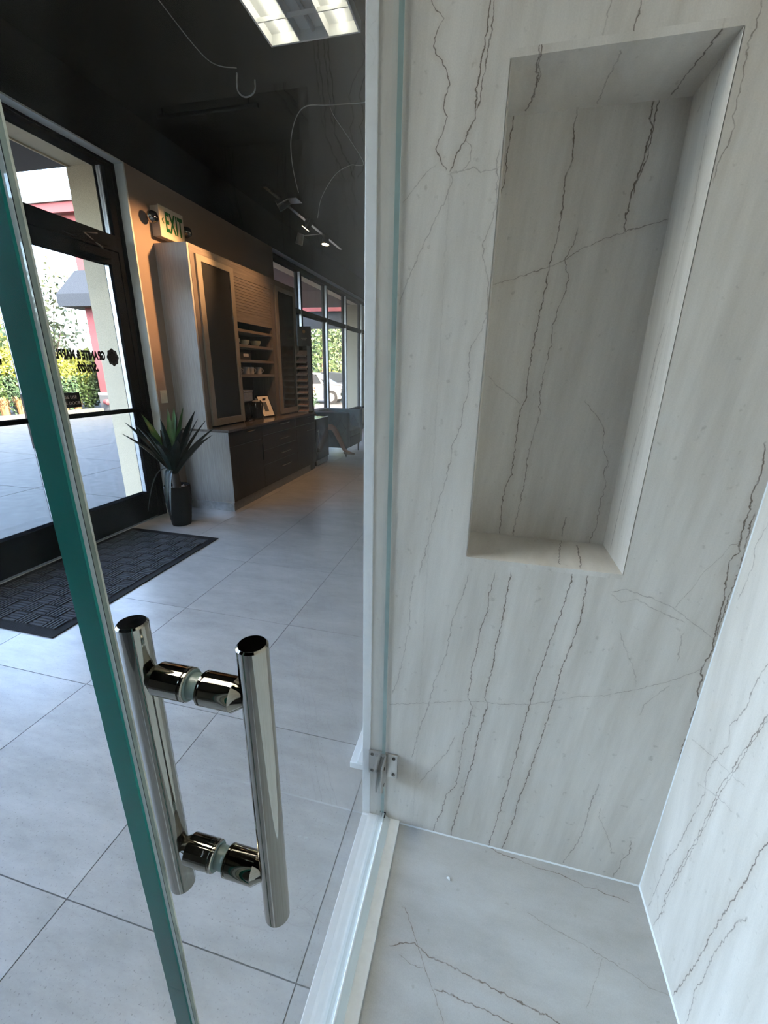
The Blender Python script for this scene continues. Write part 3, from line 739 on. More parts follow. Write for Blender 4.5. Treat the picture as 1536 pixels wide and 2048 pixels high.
struct('trim_6', MB().prism([(XR, YB), (XR - .0018, YB), (XR, YB - .0018)], 'z', ZF, ZT), M['caulk'])

# ---- fixed glass panel and hinged glass door, in line above the curb
GXI, GXO = -.2065, -.2165
fp = thing('glass_panel', 'clear fixed shower glass panel ending in a green edge, nearest the viewer', 'glass panel', (-.2115, -.5, .139))
bx('pane', M['clear_glass'], fp, -.2215, -.2055, -1.24, .1634, .139, 2.40)
bx('polished_edge', M['green_edge'], fp, -.2215, -.2055, .1636, .1652, .139, 2.40)

sdoor = thing('shower_door', 'clear hinged shower door with round pull handles, standing above the white curb', 'glass door', (-.2115, .55, .139))
DY0, DY1 = .1713, .943
bx('pane', M['clear_glass'], sdoor, GXO, GXI, DY0 + .0015, DY1, .158, 2.40)
# edge: ground flat with two bevels, plus the thin clear strike seal
bx('edge_bevel', M['seal_khaki'], sdoor, GXI - .0032, GXI, DY0 + .0002, DY0 + .0014, .158, 2.40)
bx('edge_flat', M['clear_seal'], sdoor, GXO + .003, GXI - .0038, DY0, DY0 + .0014, .158, 2.40)
bx('edge_bevel', M['grey_wall'], sdoor, GXO, GXO + .003, DY0 + .0002, DY0 + .0014, .158, 2.40)
bx('edge_line', M['black_rubber'], sdoor, GXI - .0038, GXI - .0032, DY0 + .0002, DY0 + .0014, .158, 2.40)
bx('strike_seal', M['clear_seal'], sdoor, GXO + .002, GXO + .004, .1656, DY0 - .0005, .158, 2.40)
bx('polished_edge', M['pale_edge'], sdoor, GXO, GXI, DY1 + .0002, DY1 + .002, .158, 2.40)
# sweep under the door: clear channel with a drip fin
sw = MB().box(GXO - .003, GXI + .003, DY0, DY1, .143, .1625)
build(sw, 'sweep', M['clear_seal'], sdoor)
build(MB().prism([(GXI + .003, .158), (GXI + .006, .158), (GXI + .022, .143), (GXI + .019, .1415)], 'y', DY0, DY1), 'drip_fin', M['clear_seal'], sdoor)
build(MB().cyl((GXI + .003, DY0, .160), (GXI + .003, DY1 - .03, .160), .0035, n=10), 'sweep_highlight', M['white_solid'], sdoor)  # white rod standing in for the bright highlight on the clear sweep
bx('end_block', M['black_rubber'], sdoor, GXO - .003, GXI + .006, DY1 - .012, DY1 + .006, .142, .160)

# pull handle: two round bars back to back, two bored-through posts
hd = MB().cyl((-.1572, .238, .987), (-.1572, .238, 1.303), .0122, n=40, caps=False)
hy = .238
def bar(x):
    r, e = .0122, .0016
    mb = MB().lathe((x, hy, 0), [(r - e, .987), (r, .987 + e), (r, 1.303 - e), (r - e, 1.303)], 48)
    mb.add([(x + (r - e) * math.cos(2 * math.pi * k / 48), hy + (r - e) * math.sin(2 * math.pi * k / 48), .987) for k in range(48)], [tuple(range(47, -1, -1))])
    b = build(mb, 'pull_bar', M['chrome'], sdoor)
    build(MB().cyl((x, hy, 1.3028), (x, hy, 1.3034), r - e, n=48), 'end_cap', M['chrome_cap'], b)
    return b
bar(-.1572); bar(-.2655)
for z in (1.2516, 1.0455):
    for s, x_in, x_bar in ((1, GXI, -.1572), (-1, GXO, -.2655)):
        R = .0140
        tip = x_bar - s * .0105
        h = abs(tip - x_in)
        prof = [(0.0, 0), (R - .001, 0), (R, .001), (R, .0025), (R - .0012, .003), (R - .0012, .0040), (R, .0045), (R, h - .0085), (R * .62, h - .0002), (R * .55, h + .003)]
        build(MB().lathe((x_in + s * .0006, hy, z), [(r, s * t) for r, t in prof], 40, axis='x'), 'standoff', M['chrome'], sdoor)
        build(MB().lathe((x_in, hy, z), [(0, 0), (R - .0014, 0), (R - .0014, s * .0006), (0, s * .0006)], 40, axis='x'), 'washer', M['washer'], sdoor)
    build(MB().cyl((GXO, hy, z), (GXI, hy, z), .0105, n=24), 'through_bolt', M['washer'], sdoor)

# wall-to-glass hinge
hg = build(MB().box(-.258, -.168, .9445, .950, .318, .410), 'hinge', M['brushed'], sdoor, .0012)
bx('glass_clamp', M['brushed'], hg, GXI, GXI + .0065, .884, .938, .318, .410, .003)
bx('glass_clamp', M['brushed'], hg, GXO - .0065, GXO, .884, .938, .318, .410, .003)
build(MB().cyl((-.2115, .9405, .322), (-.2115, .9405, .406), .0075, n=20), 'knuckle', M['brushed'], hg)
for x in (-.180, -.247):
    for z in (.332, .396):
        build(MB().cyl((x, .9445, z), (x, .9425, z), .0052, n=16), 'screw', M['chrome_cap'], hg)
for z in (.332, .396):
    build(MB().cyl((GXI + .0065, .905, z), (GXI + .0078, .905, z), .0048, n=16), 'screw', M['chrome_cap'], hg)
cr = MB(); cr.ball((.012, .832, .1295), .0038, 8, (1.2, .9, .7)); cr.ball((.016, .829, .129), .0026, 8)
tag(build(cr, 'plaster_crumb', M['caulk']), 'tiny white crumb of plaster lying on the shower floor', 'crumb')

# white stepped plinth just outside the stall wall
pl = thing('white_plinth', 'low white stepped plinth on the tiles outside the shower wall', 'plinth', (-.2, 1.6, 0))
bx('lower_step', M['white_solid'], pl, -.405, .10, 1.20, 2.15, 0.001, .030, .002)
bx('upper_step', M['white_solid'], pl, -.375, .10, 1.20, 2.15, .030, .042, .002)

# ================================================================== HUTCH AND SIDEBOARD
def pull(parent, y0, y1, z, x):
    """small bowed bar pull on two posts"""
    m = MB()
    m.cyl((x, y0, z), (x + .022, y0, z), .0065, n=10).cyl((x, y1, z), (x + .022, y1, z), .0065, n=10)
    P = [(x + .022 + .008 * math.sin(math.pi * k / 8), y0 - .012 + (y1 - y0 + .024) * k / 8, z) for k in range(9)]
    m.tube(P, .0068, 8)
    return build(m, 'handle', M['bronze'], parent)

XC = -2.62
sb = thing('sideboard', 'dark grey-brown wooden base cabinet with drawers, under the hutch by the wall', 'cabinet', (-2.9, 5.05, 0))
bx('carcass', M['wood'], sb, -3.195, XC - .022, 3.90, 6.20, .10, .862)
bx('end_panel', M['wood'], sb, -3.195, XC, 3.894, 3.90, .0, .862)
bx('plinth', M['plinth_grey'], sb, -3.10, XC - .012, 3.91, 6.0, .0, .10)
bx('plinth_end', M['plinth_metal'], sb, -3.19, XC - .004, 3.887, 3.894, .0, .095)
bx('kick_vent', M['black_rubber'], sb, -3.0, XC - .016, 6.0, 6.195, .0, .10)
def front(kind, ya, yb, za, zb):
    return bx(kind, M['wood_shaded'], sb, XC - .020, XC, ya + .003, yb - .003, za + .003, zb - .003, .0015, 1)
f = front('drawer', 3.90, 4.585, .705, .860); pull(f, 4.235, 4.375, .836, XC)
f = front('door', 3.90, 4.585, .10, .705)
bx('handle', M['black_gloss'], f, XC, XC + .012, 4.566, 4.582, .45, .645, .003)
for za, zb, zh in ((.735, .860, .835), (.555, .735, .648), (.375, .555, .464), (.10, .375, .290)):
    f = front('drawer', 4.585, 5.54, za, zb); pull(f, 5.01, 5.26, zh, XC)
f = front('drawer', 5.54, 6.20, .735, .860); pull(f, 5.875, 6.03, .836, XC)
f = front('door', 5.54, 6.20, .10, .735); pull(f, 5.85, 6.09, .647, XC)
ct = tag(bx('countertop', M['stone_top'], None, -3.198, XC + .014, 3.888, 6.212, .862, .888, .002), 'polished dark brown stone worktop lying on the drawer cabinet', 'worktop')

HX, HZ0, HZ1 = -2.85, .888, 2.60
hu = thing('hutch', 'tall grey-brown hutch with two frosted glass doors standing on the worktop', 'hutch', (-3.02, 5.0, HZ0))
bx('side_panel', M['wood'], hu, -3.198, HX, 3.88, 3.905, HZ0, HZ1)
bx('side_panel', M['wood'], hu, -3.198, HX, 6.135, 6.16, HZ0, HZ1)
bx('top_panel', M['wood_h'], hu, -3.198, HX, 3.905, 6.135, HZ1 - .025, HZ1)
bx('back_panel', M['inside_dark'], hu, -3.198, -3.186, 3.905, 6.135, HZ0, HZ1 - .025)
bx('divider', M['wood_dim'], hu, -3.186, HX, 4.585, 4.605, HZ0, HZ1 - .025)
bx('divider', M['wood_dim'], hu, -3.186, HX, 5.435, 5.525, HZ0, HZ1 - .025)
bx('face_rail', M['wood_h'], hu, HX - .02, HX + .004, 3.905, 6.135, 2.53, HZ1 - .025)
bx('face_stile', M['wood_dim'], hu, HX - .02, HX + .004, 3.905, 3.965, HZ0, 2.53)
bx('face_rail', M['wood_h'], hu, HX - .02, HX + .004, 4.605, 5.435, 2.005, 2.115)
bx('face_rail', M['wood_h'], hu, HX - .02, HX + .004, 4.605, 5.435, 2.46, 2.53)
tb = bx('tambour_shutter', M['wood_h'], hu, HX - .018, HX - .006, 4.605, 5.435, 2.115, 2.46)
for k in range(11):
    z = 2.118 + k * .0311
    bx('slat', M['wood_h'], tb, HX - .006, HX + .001, 4.606, 5.434, z, z + .028, .0025, 2)
for z in (1.935, 1.770, 1.603, 1.435):
    bx('shelf', M['wood_h'], hu, -3.186, HX - .006, 4.605, 5.435, z - .030, z)
def glazed(ya, yb, za, zb, hinge_left):
    d = build(MB().box(HX + .002, HX + .024, ya, ya + .072, za, zb).box(HX + .002, HX + .024, yb - .072, yb, za, zb)
              .box(HX + .002, HX + .024, ya + .072, yb - .072, za, za + .072).box(HX + .002, HX + .024, ya + .072, yb - .072, zb - .052, zb), 'door', M['frame_alu'], hu, .002, 1)
    bx('pane', M['smoke_glass'], d, HX + .008, HX + .016, ya + .07, yb - .07, za + .07, zb - .05)
    yy = yb - .03 if hinge_left else ya + .03
    build(MB().box(HX + .024, HX + .034, yy - .004, yy + .004, 1.40, 1.52), 'handle', M['frame_alu'], d, .002)
    return d
glazed(3.968, 4.586, .912, 2.525, True)
glazed(5.527, 6.13, .905, 2.525, False)

# crockery on the hutch shelves
def bowl(x, y, z, r, h, label):
    prof = [(0, 0), (r * .55, 0), (r * .6, .006), (r * .92, h * .55), (r, h), (r * .94, h), (r * .84, h * .5), (r * .5, .012), (0, .010)]
    return tag(build(MB().lathe((x, y, z), prof, 24), 'bowl', M['sage']), label, 'bowl', 'bowls on the hutch shelf')
bowl(-2.93, 4.68, 1.770, .052, .062, 'small sage bowl on the second hutch shelf, beside the left glass door')
bowl(-2.93, 4.88, 1.770, .056, .058, 'small sage bowl on the second hutch shelf, in the middle of three')
bl = bowl(-2.93, 5.13, 1.770, .064, .062, 'sage bowl with a side handle on the second hutch shelf')
build(MB().tube([(-2.93, 5.190, 1.815), (-2.925, 5.215, 1.812), (-2.925, 5.218, 1.795), (-2.93, 5.180, 1.790)], .006, 8), 'handle', M['sage'], bl)
def mug(y, label):
    z = 1.435
    prof = [(0, 0), (.034, 0), (.038, .004), (.040, .088), (.037, .088), (.034, .008), (0, .007)]
    m = thing('mug', label, 'mug', (-2.93, y, z), 'mugs on the hutch shelf')
    build(MB().lathe((-2.93, y, z), prof, 24), 'cup', M['mug'], m)
    P = [(-2.90 + .028 * math.sin(math.pi * k / 8), y + .024, z + .018 + .055 * k / 8) for k in range(9)]
    build(MB().tube(P, .005, 8), 'handle', M['mug'], m)
mug(4.675, 'stoneware mug on the lowest hutch shelf, alone beside the left glass door')
mug(4.865, 'stoneware mug on the lowest hutch shelf, first of the pair')
mug(4.965, 'stoneware mug on the lowest hutch shelf, second of the pair')
mug(5.150, 'stoneware mug on the lowest hutch shelf, alone on the far side')
bxs = thing('keepsake_box', 'small dark box with a pale tag standing on the third hutch shelf', 'box', (-2.93, 4.83, 1.603))
bx('case', M['inside_dark'], bxs, -2.98, -2.90, 4.70, 4.94, 1.603, 1.690, .004)
bx('tag', M['pale_ink'], bxs, -2.8995, -2.898, 4.775, 4.89, 1.638, 1.672)

# coffee maker, kettle, framed picture on the worktop
cm = thing('coffee_maker', 'black and silver drip coffee maker on the worktop beside the kettle', 'coffee maker', (-2.95, 4.72, .888))
bx('base_plate', M['black_gloss'], cm, -3.06, -2.84, 4.625, 4.825, .888, .918, .006)
bx('water_tank', M['black_gloss'], cm, -3.06, -2.99, 4.63, 4.82, .918, 1.225, .006)
bx('brew_head', M['silver'], cm, -3.06, -2.845, 4.628, 4.822, 1.125, 1.235, .010)
bx('lid', M['silver'], cm, -3.065, -2.840, 4.622, 4.828, 1.235, 1.252, .004)
build(MB().lathe((-2.905, 4.725, .920), [(0, 0), (.056, 0), (.062, .02), (.064, .10), (.050, .165), (.044, .185), (.0, .19)], 28), 'carafe', M['black_gloss'], cm)
build(MB().tube([(-2.845, 4.725, 1.08), (-2.812, 4.725, 1.07), (-2.808, 4.725, .98), (-2.848, 4.725, .955)], .008, 8), 'carafe_handle', M['black_gloss'], cm)
bx('badge', M['silver'], cm, -2.839, -2.837, 4.69, 4.76, .896, .906)
ke = thing('kettle', 'black electric kettle on the worktop in front of the picture frame', 'kettle', (-2.90, 4.98, .888))
build(MB().lathe((-2.90, 4.98, .888), [(0, 0), (.082, 0), (.084, .018), (.078, .02), (.076, .10), (.062, .20), (.054, .215), (0, .22)], 32), 'body', M['black_gloss'], ke)
build(MB().lathe((-2.90, 4.98, 1.106), [(.050, 0), (.030, .014), (.010, .018), (.012, .036), (0, .038)], 20), 'lid', M['silver'], ke)
build(MB().tube([(-2.90, 5.03, 1.09), (-2.90, 5.09, 1.105), (-2.90, 5.135, 1.07), (-2.90, 5.135, 1.0), (-2.90, 5.10, .955), (-2.90, 5.05, .95)], .011, 10), 'handle', M['black_gloss'], ke)
build(MB().prism([(4.925, 1.075), (4.885, 1.095), (4.925, 1.04)], 'x', -2.915, -2.885), 'spout', M['black_gloss'], ke)
pf = thing('picture_frame', 'black framed picture with a wide white mount, leaning on the worktop', 'picture', (-2.93, 5.24, .888))
TL = Matrix.Translation((-2.86, 5.24, .8925)) @ Matrix.Rotation(math.radians(-10), 4, 'Z') @ Matrix.Rotation(math.radians(-22), 4, 'Y')
build(MB().box(-.012, 0, -.125, .125, 0, .30, TL), 'frame', M['black_gloss'], pf, .002)
build(MB().box(0, .0015, -.108, .108, .018, .282, TL), 'mount', M['paper'], pf)
build(MB().box(.0015, .0025, -.050, .030, .075, .205, TL), 'print', M['grey_base'], pf)
build(MB().box(-.10, -.094, -.03, .03, .02, .20, TL @ Matrix.Translation((-.02, 0, .03)) @ Matrix.Rotation(math.radians(35), 4, 'Y')), 'easel_leg', M['black_gloss'], pf)

# sample display on the end of the worktop
rk = thing('sample_rack', 'dark countertop rack of tilted stone samples under a printed header', 'display rack', (-2.72, 6.15, .888))
RY0, RY1, RXa, RXb = 6.19, 6.205, -2.826, -2.632
bx('back_board', M['black_gloss'], rk, RXa, RXb + .01, 6.165, 6.185, .888, 2.10, .002)
bx('base', M['black_gloss'], rk, RXa, RXb, 6.04, 6.165, .888, .905, .002)
hdr = bx('header', M['inside_dark'], rk, RXa, RXb + .01, 6.155, 6.165, 1.83, 2.10)
build(MB().lathe((-2.725, 6.155, 2.03), [(0, -.001), (.024, -.001), (.024, 0)], 20, axis='y'), 'emblem', M['copper'], hdr)
for z, w in ((1.935, .09), (1.915, .06)):
    bx('print_line', M['pale_ink'], hdr, -2.725 - w / 2, -2.725 + w / 2, 6.1535, 6.155, z, z + .010)
for x in (RXa + .004, RXb - .006):
    bx('upright', M['silver'], rk, x, x + .005, 6.04, 6.165, .905, 1.83)
cols = [(.30, .25, .24), (.24, .20, .19), (.34, .27, .25), (.28, .24, .22), (.36, .29, .26), (.22, .19, .18), (.40, .28, .24), (.30, .25, .22), (.42, .27, .22), (.40, .25, .20)]
for k in range(10):
    z = 1.735 - k * .088
    T = Matrix.Translation((-2.727, 6.10, z)) @ Matrix.Rotation(math.radians(32), 4, 'X')
    cmat = mat('stone_sample_%d' % k, cols[k], .3, var=.15, scale=60)
    build(MB().box(-.078, .078, -.072, .062, -.006, .006, T), 'sample', cmat, rk, .001, 1)
    bx('ledge', M['silver'], rk, -2.81, -2.645, 6.030, 6.036, z - .053, z - .033)

# wine cooler between hutch and sofa
wc = thing('wine_cooler', 'black glass-fronted drinks fridge beside the end of the cabinet', 'fridge', (-2.9, 6.52, 0))
bx('cabinet', M['black_gloss'], wc, -3.17, -2.645, 6.25, 6.77, .02, .765, .004)
fd = bx('door', M['black_gloss'], wc, -2.643, -2.622, 6.262, 6.79, .11, .765, .003)
bx('pane', M['smoke_glass'], fd, -2.622, -2.6195, 6.30, 6.76, .15, .735)
bx('top_trim', M['brushed'], wc, -2.645, -2.617, 6.26, 6.79, .765, .772)
build(MB().cyl((-2.600, 6.30, .30), (-2.600, 6.30, .60), .006, n=12).cyl((-2.622, 6.30, .32), (-2.600, 6.30, .32), .004, n=8).cyl((-2.622, 6.30, .58), (-2.600, 6.30, .58), .004, n=8), 'handle', M['brushed'], fd)
bx('kick_grille', M['brushed'], wc, -2.655, -2.635, 6.28, 6.77, .02, .095)
for yf in (6.28, 6.74):
    for xf in (-3.13, -2.70):
        build(MB().cyl((xf, yf, 0), (xf, yf, .022), .016, n=12), 'foot', M['black_rubber'], wc)

# ================================================================== EXIT SIGN, SWITCH
ex = thing('exit_sign', 'lit green EXIT sign with two chrome emergency lamps on the brown wall', 'exit sign', (-3.15, 4.04, 2.66))
bx('housing', M['ivory'], ex, -3.20, -3.112, 3.885, 4.205, 2.660, 2.905, .006)
bx('face_plate', M['ivory'], ex, -3.112, -3.100, 3.878, 4.212, 2.652, 2.912, .006)
Mx = lambda y, z, x: Matrix(((0, 0, 1, x), (1, 0, 0, y), (0, 1, 0, z), (0, 0, 0, 1)))
SX = Matrix.Diagonal((.62, 1, 1, 1))
text_mesh('lettering', 'EXIT', M['green_letter'], ex, .205, .0006, Mx(4.072, 2.79, -3.0994), bold=.006, spacing=1.08, fit=(.235, .165))
build(MB().prism([(3.905, 2.795), (3.930, 2.822), (3.935, 2.816), (3.916, 2.795), (3.935, 2.774), (3.930, 2.768)], 'x', -3.0998, -3.0988), 'chevron', M['green_letter'], ex)
for y, s in ((3.815, -1), (4.275, 1)):
    h = build(MB().ball((-3.128, y, 2.79), .052, 24, (.8, 1, 1)), 'lamp_head', M['chrome'], ex)
    build(MB().lathe((-3.090, y, 2.79), [(0, .014), (.022, .012), (.040, .002), (.044, -.006)], 24, axis='x'), 'lens', M['ivory'] if False else M['chrome'], h)
    build(MB().cyl((-3.15, y, 2.79), (-3.15, 3.89 if s < 0 else 4.20, 2.79), .014, n=12), 'lamp_arm', M['ivory'], ex)
sw_ = thing('light_switch', 'ivory light switch plate on the brown wall above the plant', 'switch', (-3.197, 3.728, 1.22))
bx('plate', M['ivory'], sw_, -3.20, -3.194, 3.685, 3.772, 1.155, 1.280, .002)
bx('rocker', M['ivory'], sw_, -3.194, -3.190, 3.712, 3.746, 1.185, 1.250, .001)

# ================================================================== ENTRY MAT
dm = thing('door_mat', 'large charcoal entry mat with raised weave blocks lying before the glass doors', 'mat', (-2.8, 2.35, 0))
MX0, MX1, MY0, MY1 = -3.27, -2.325, 1.555, 3.15
bx('backing', M['mat_rubber_shaded'], dm, MX0, MX1, MY0, MY1, .0005, .007, .003)
rb = MB(); S = .105
nx, ny = int((MX1 - MX0 - .06) / S), int((MY1 - MY0 - .06) / S)
ox, oy = MX0 + (MX1 - MX0 - nx * S) / 2, MY0 + (MY1 - MY0 - ny * S) / 2
for i in range(nx):
    for j in range(ny):
        x, y = ox + i * S, oy + j * S
        for k in range(4):
            t = .006 + k * (S - .008) / 4
            w = (S - .008) / 4 - .010
            if (i + j) % 2: rb.box(x + t, x + t + w, y + .004, y + S - .004, .006, .0135)
            else: rb.box(x + .004, x + S - .004, y + t, y + t + w, .006, .0135)
tag(build(rb, 'raised_weave', M['mat_fibre_lit'], dm, fix=True), kind='stuff')

# ================================================================== POTTED AGAVE
PX, PY = -2.915, 3.40
ag = thing('potted_agave', 'spiky dark green potted agave in a black ribbed pot by the door', 'potted plant', (PX, PY, 0))
pr = []
for k in range(19):
    h = .40 * k / 18
    r = .088 + .036 * (1 - (1 - k / 18) ** 1.7)
    if k > 13: r -= .004 * (k - 13) / 5
    pr.append((r + (.0025 if k % 2 else 0), h))
pr += [(.116, .405), (.110, .402), (.108, .36), (0, .36)]
build(MB().lathe((PX, PY, 0), [(0, 0)] + pr, 40), 'pot', M['pot'], ag)
gv = MB()
for k in range(170):
    a, r = rng.uniform(0, 6.28), .104 * math.sqrt(rng.uniform(0, 1))
    gv.ball((PX + r * math.cos(a), PY + r * math.sin(a), .365 + rng.uniform(0, .018)), rng.uniform(.005, .010), 6, (1, 1, .7))
tag(build(gv, 'gravel', M['gravel'], ag), kind='stuff')
build(MB().tube([(PX, PY, .36), (PX + .004, PY, .42), (PX - .004, PY + .003, .50), (PX, PY, .56)], [.034, .040, .036, .028], 12), 'stem', M['bark'], ag)
def blade(tip, w, sag, m, base_r=.03, z0=.52, curl=1.0):
    tip = Vector(tip)
    d = Vector((tip.x - PX, tip.y - PY, 0)); dn = d.normalized() if d.length > 1e-4 else Vector((1, 0, 0))
    a = Vector((PX, PY, z0)) + dn * base_r
    mid = (a + tip) / 2 + Vector((0, 0, sag))
    n = 12; vs = []; fs = []
    for k in range(n + 1):
        t = k / n
        p = (1 - t) ** 2 * a + 2 * t * (1 - t) * mid + t * t * tip
        tg = (2 * (1 - t) * (mid - a) + 2 * t * (tip - mid)).normalized()
        sd_ = tg.cross(Vector((0, 0, 1)))
        if sd_.length < .05: sd_ = Vector((-dn.y, dn.x, 0))
        sd_.normalize(); nrm = sd_.cross(tg)
        ww = w * (.55 + 1.6 * t - 2.15 * t * t + (.0 if t < .99 else 0)) if t < .92 else w * .12 * (1 - t) / .08
        ww = max(ww * 1.45, .0006)
        lift = nrm * ww * .35 * curl
        vs += [p - sd_ * ww + lift, p - nrm * .002, p + sd_ * ww + lift, p + nrm * .002]
        if k:
            o = (k - 1) * 4
            for q in range(4): fs.append((o + q, o + (q + 1) % 4, o + 4 + (q + 1) % 4, o + 4 + q))
    return build(MB().add(vs, fs, True), 'leaf', m, ag)
D, G, U_ = M['leaf_dark'], M['leaf_green'], M['leaf_under']
for tip, w, sag, m, z0 in (
        ((-3.27, 3.22, .905), .034, .06, D, .52), ((-3.40, 3.40, .985), .030, .05, D, .55), ((-3.25, 3.46, 1.065), .034, .06, G, .56),
        ((-3.14, 3.25, .99), .034, .05, D, .55), ((-2.965, 3.16, .965), .036, .09, D, .55), ((-2.905, 3.30, 1.055), .032, .03, D, .57),
        ((-3.03, 3.56, 1.12), .026, .02, G, .58), ((-2.99, 3.60, 1.13), .028, .02, G, .58), ((-2.735, 3.41, 1.15), .036, .02, G, .57),
        ((-2.545, 3.32, 1.135), .036, .03, D, .56), ((-2.72, 3.57, 1.03), .034, .04, D, .55), ((-2.58, 3.50, 1.03), .036, .04, D, .55),
        ((-2.385, 3.36, .995), .036, .05, D, .54), ((-2.345, 3.25, .94), .034, .06, D, .52), ((-2.59, 3.60, .93), .034, .07, D, .52),
        ((-2.60, 3.12, .90), .034, .09, D, .52), ((-2.80, 3.10, .86), .036, .12, D, .52),
        ((-3.19, 3.28, .14), .016, .34, U_, .54), ((-2.87, 3.22, .15), .015, .33, U_, .53), ((-2.93, 3.25, .20), .024, .31, D, .53),
        ((-3.10, 3.50, .92), .030, .07, D, .53), ((-2.84, 3.45, 1.10), .034, .0, D, .57), ((-2.66, 3.27, .98), .036, .06, D, .54)):
    blade(tip, w, sag, m, z0=z0)

# ================================================================== SOFA, STOOL, PERSON
so = thing('velvet_sofa', 'teal tufted velvet sofa below the long window, past the wine cooler', 'sofa', (-2.8, 7.6, 0))
SX0, SX1, SY0, SY1, SB, ST = -3.24, -2.40, 7.16, 8.06, .17, .80
bx('seat_base', M['teal_dark'], so, SX0 + .02, SX1, SY0 + .13, SY1 - .13, SB, .36, .015)
bx('seat_cushion', M['teal_velvet'], so, SX0 + .20, SX1 + .012, SY0 + .135, SY1 - .135, .36, .475, .03, 3)
def tuft_panel(name, x0, x1, y0, y1, z0, z1, face):
    p = bx(name, M['teal_velvet'], so, x0, x1, y0, y1, z0, z1, .028, 3)
    return p
ar = tuft_panel('arm', SX0, SX1, SY0, SY0 + .13, SB, ST, 'y')
ar2 = tuft_panel('arm', SX0, SX1, SY1 - .13, SY1, SB, ST, 'y')
bk_ = tuft_panel('back', SX0, SX0 + .20, SY0 + .13, SY1 - .13, SB, ST, 'x')
for q, ys in ((ar, SY0 - .0005), (ar2, SY1 - .1305)):
    for i in range(4):
        for j in range(3):
            x = SX0 + .16 + i * .18 + (.09 if j % 2 else 0)
            z = .36 + j * .16
            if x < SX1 - .05:
                build(MB().ball((x, ys, z), .016, 10, (1, .45, 1)), 'button', M['teal_dark'], q)
                for s in (-1, 1):
                    if .30 < z + .16 < ST and SX0 < x + s * .09 < SX1 - .03:
                        build(MB().tube([(x, ys - .001, z), (x + s * .045, ys + .003, z + .08), (x + s * .09, ys - .001, z + .16)], .006, 6), 'tuft_fold', M['teal_dark'], q)
for x in (SX0 + .08, SX1 - .06):
    for y in (SY0 + .07, SY1 - .07):
        build(MB().cyl((x, y, SB + .005), (x, y, 0), .020, .012, n=12), 'leg', M['black_gloss'], so)
st = thing('low_stool', 'dark upholstered stool under the seated person beside the sofa', 'stool', (-3.04, 6.96, 0))
build(MB().lathe((-3.04, 6.965, 0), [(0, .38), (.13, .38), (.142, .395), (.142, .425), (.13, .438), (0, .440)], 28), 'seat', M['teal_dark'], st)
for a in (.8, 2.37, 3.94, 5.5):
    build(MB().cyl((-3.04 + .09 * math.cos(a), 6.965 + .09 * math.sin(a), .40), (-3.04 + .115 * math.cos(a), 6.965 + .115 * math.sin(a), 0), .014, .010, n=10), 'leg', M['black_gloss'], st)

def skin_mesh(name, pts, edges, radii, m, parent, root=0, sub=2):
    off = root_loc(parent)
    me = bpy.data.meshes.new(name)
    me.from_pydata([tuple(Vector(p) - off) for p in pts], edges, [])
    o = bpy.data.objects.new(name, me); COL.objects.link(o)
    sk = o.modifiers.new('skin', 'SKIN'); sk.use_smooth_shade = True
    for i, r in enumerate(radii):
        r2 = r if isinstance(r, tuple) else (r, r)
        me.skin_vertices[0].data[i].radius = r2
        me.skin_vertices[0].data[i].use_root = (i == root)
    ss = o.modifiers.new('sub', 'SUBSURF'); ss.levels = sub; ss.render_levels = sub
    me.materials.append(m)
    if parent: o.parent = parent
    return o
pe = thing('person', 'seated person in dark clothes with one bare leg crossed, beside the teal sofa', 'person', (-3.06, 6.96, .47))
HP = (-3.06, 6.96, .56)
pts = [HP, (-3.07, 6.96, .74), (-3.07, 6.96, .94), (-3.07, 6.96, 1.03), (-3.055, 6.96, 1.10), (-3.04, 6.96, 1.20),
       (-3.07, 6.835, .985), (-3.03, 6.845, .76), (-2.85, 6.88, .66), (-2.77, 6.90, .65),
       (-3.07, 7.075, .985), (-3.03, 7.09, .76), (-2.85, 7.03, .68), (-2.77, 7.00, .66),
       (-3.03, 6.91, .55), (-2.60, 6.93, .575), (-2.545, 6.935, .50), (-2.43, 6.95, .26), (-2.40, 6.95, .185), (-2.30, 6.955, .135), (-2.22, 6.96, .118),
       (-3.03, 7.01, .55), (-2.80, 7.0, .50), (-2.78, 7.0, .43), (-2.86, 6.99, .12), (-2.855, 6.99, .055), (-2.76, 6.99, .028), (-2.72, 6.99, .024)]
ed = [(0, 1), (1, 2), (2, 3), (3, 4), (4, 5), (2, 6), (6, 7), (7, 8), (8, 9), (2, 10), (10, 11), (11, 12), (12, 13),
      (0, 14), (14, 15), (15, 16), (16, 17), (17, 18), (18, 19), (19, 20), (0, 21), (21, 22), (22, 23), (23, 24), (24, 25), (25, 26), (26, 27)]
rad = [.105, .10, .115, .05, .075, .085, .048, .038, .03, .022, .048, .038, .03, .022, .075, .056, .050, .040, .032, .028, .018, .075, .056, .050, .040, .032, .028, .018]
skin_mesh('body', pts, ed, rad, M['skin'], pe)
skin_mesh('shirt', [pts[0], pts[1], pts[2], (-3.07, 6.96, 1.00), pts[6], (-3.04, 6.845, .83), pts[10], (-3.04, 7.085, .83)], [(0, 1), (1, 2), (2, 3), (2, 4), (4, 5), (2, 6), (6, 7)], [.122, .118, .132, .07, .062, .052, .062, .052], M['dark_cloth'], pe)
skin_mesh('shorts', [HP, pts[14], (-2.70, 6.925, .572), pts[21], (-2.86, 7.0, .515)], [(0, 1), (1, 2), (0, 3), (3, 4)], [.122, .088, .066, .088, .07], M['pale_cloth'], pe)
skin_mesh('hair', [(-3.06, 6.96, 1.17), (-3.06, 6.96, 1.24), (-3.115, 6.96, 1.20)], [(0, 1), (1, 2)], [.080, .082, .055], M['hair'], pe)
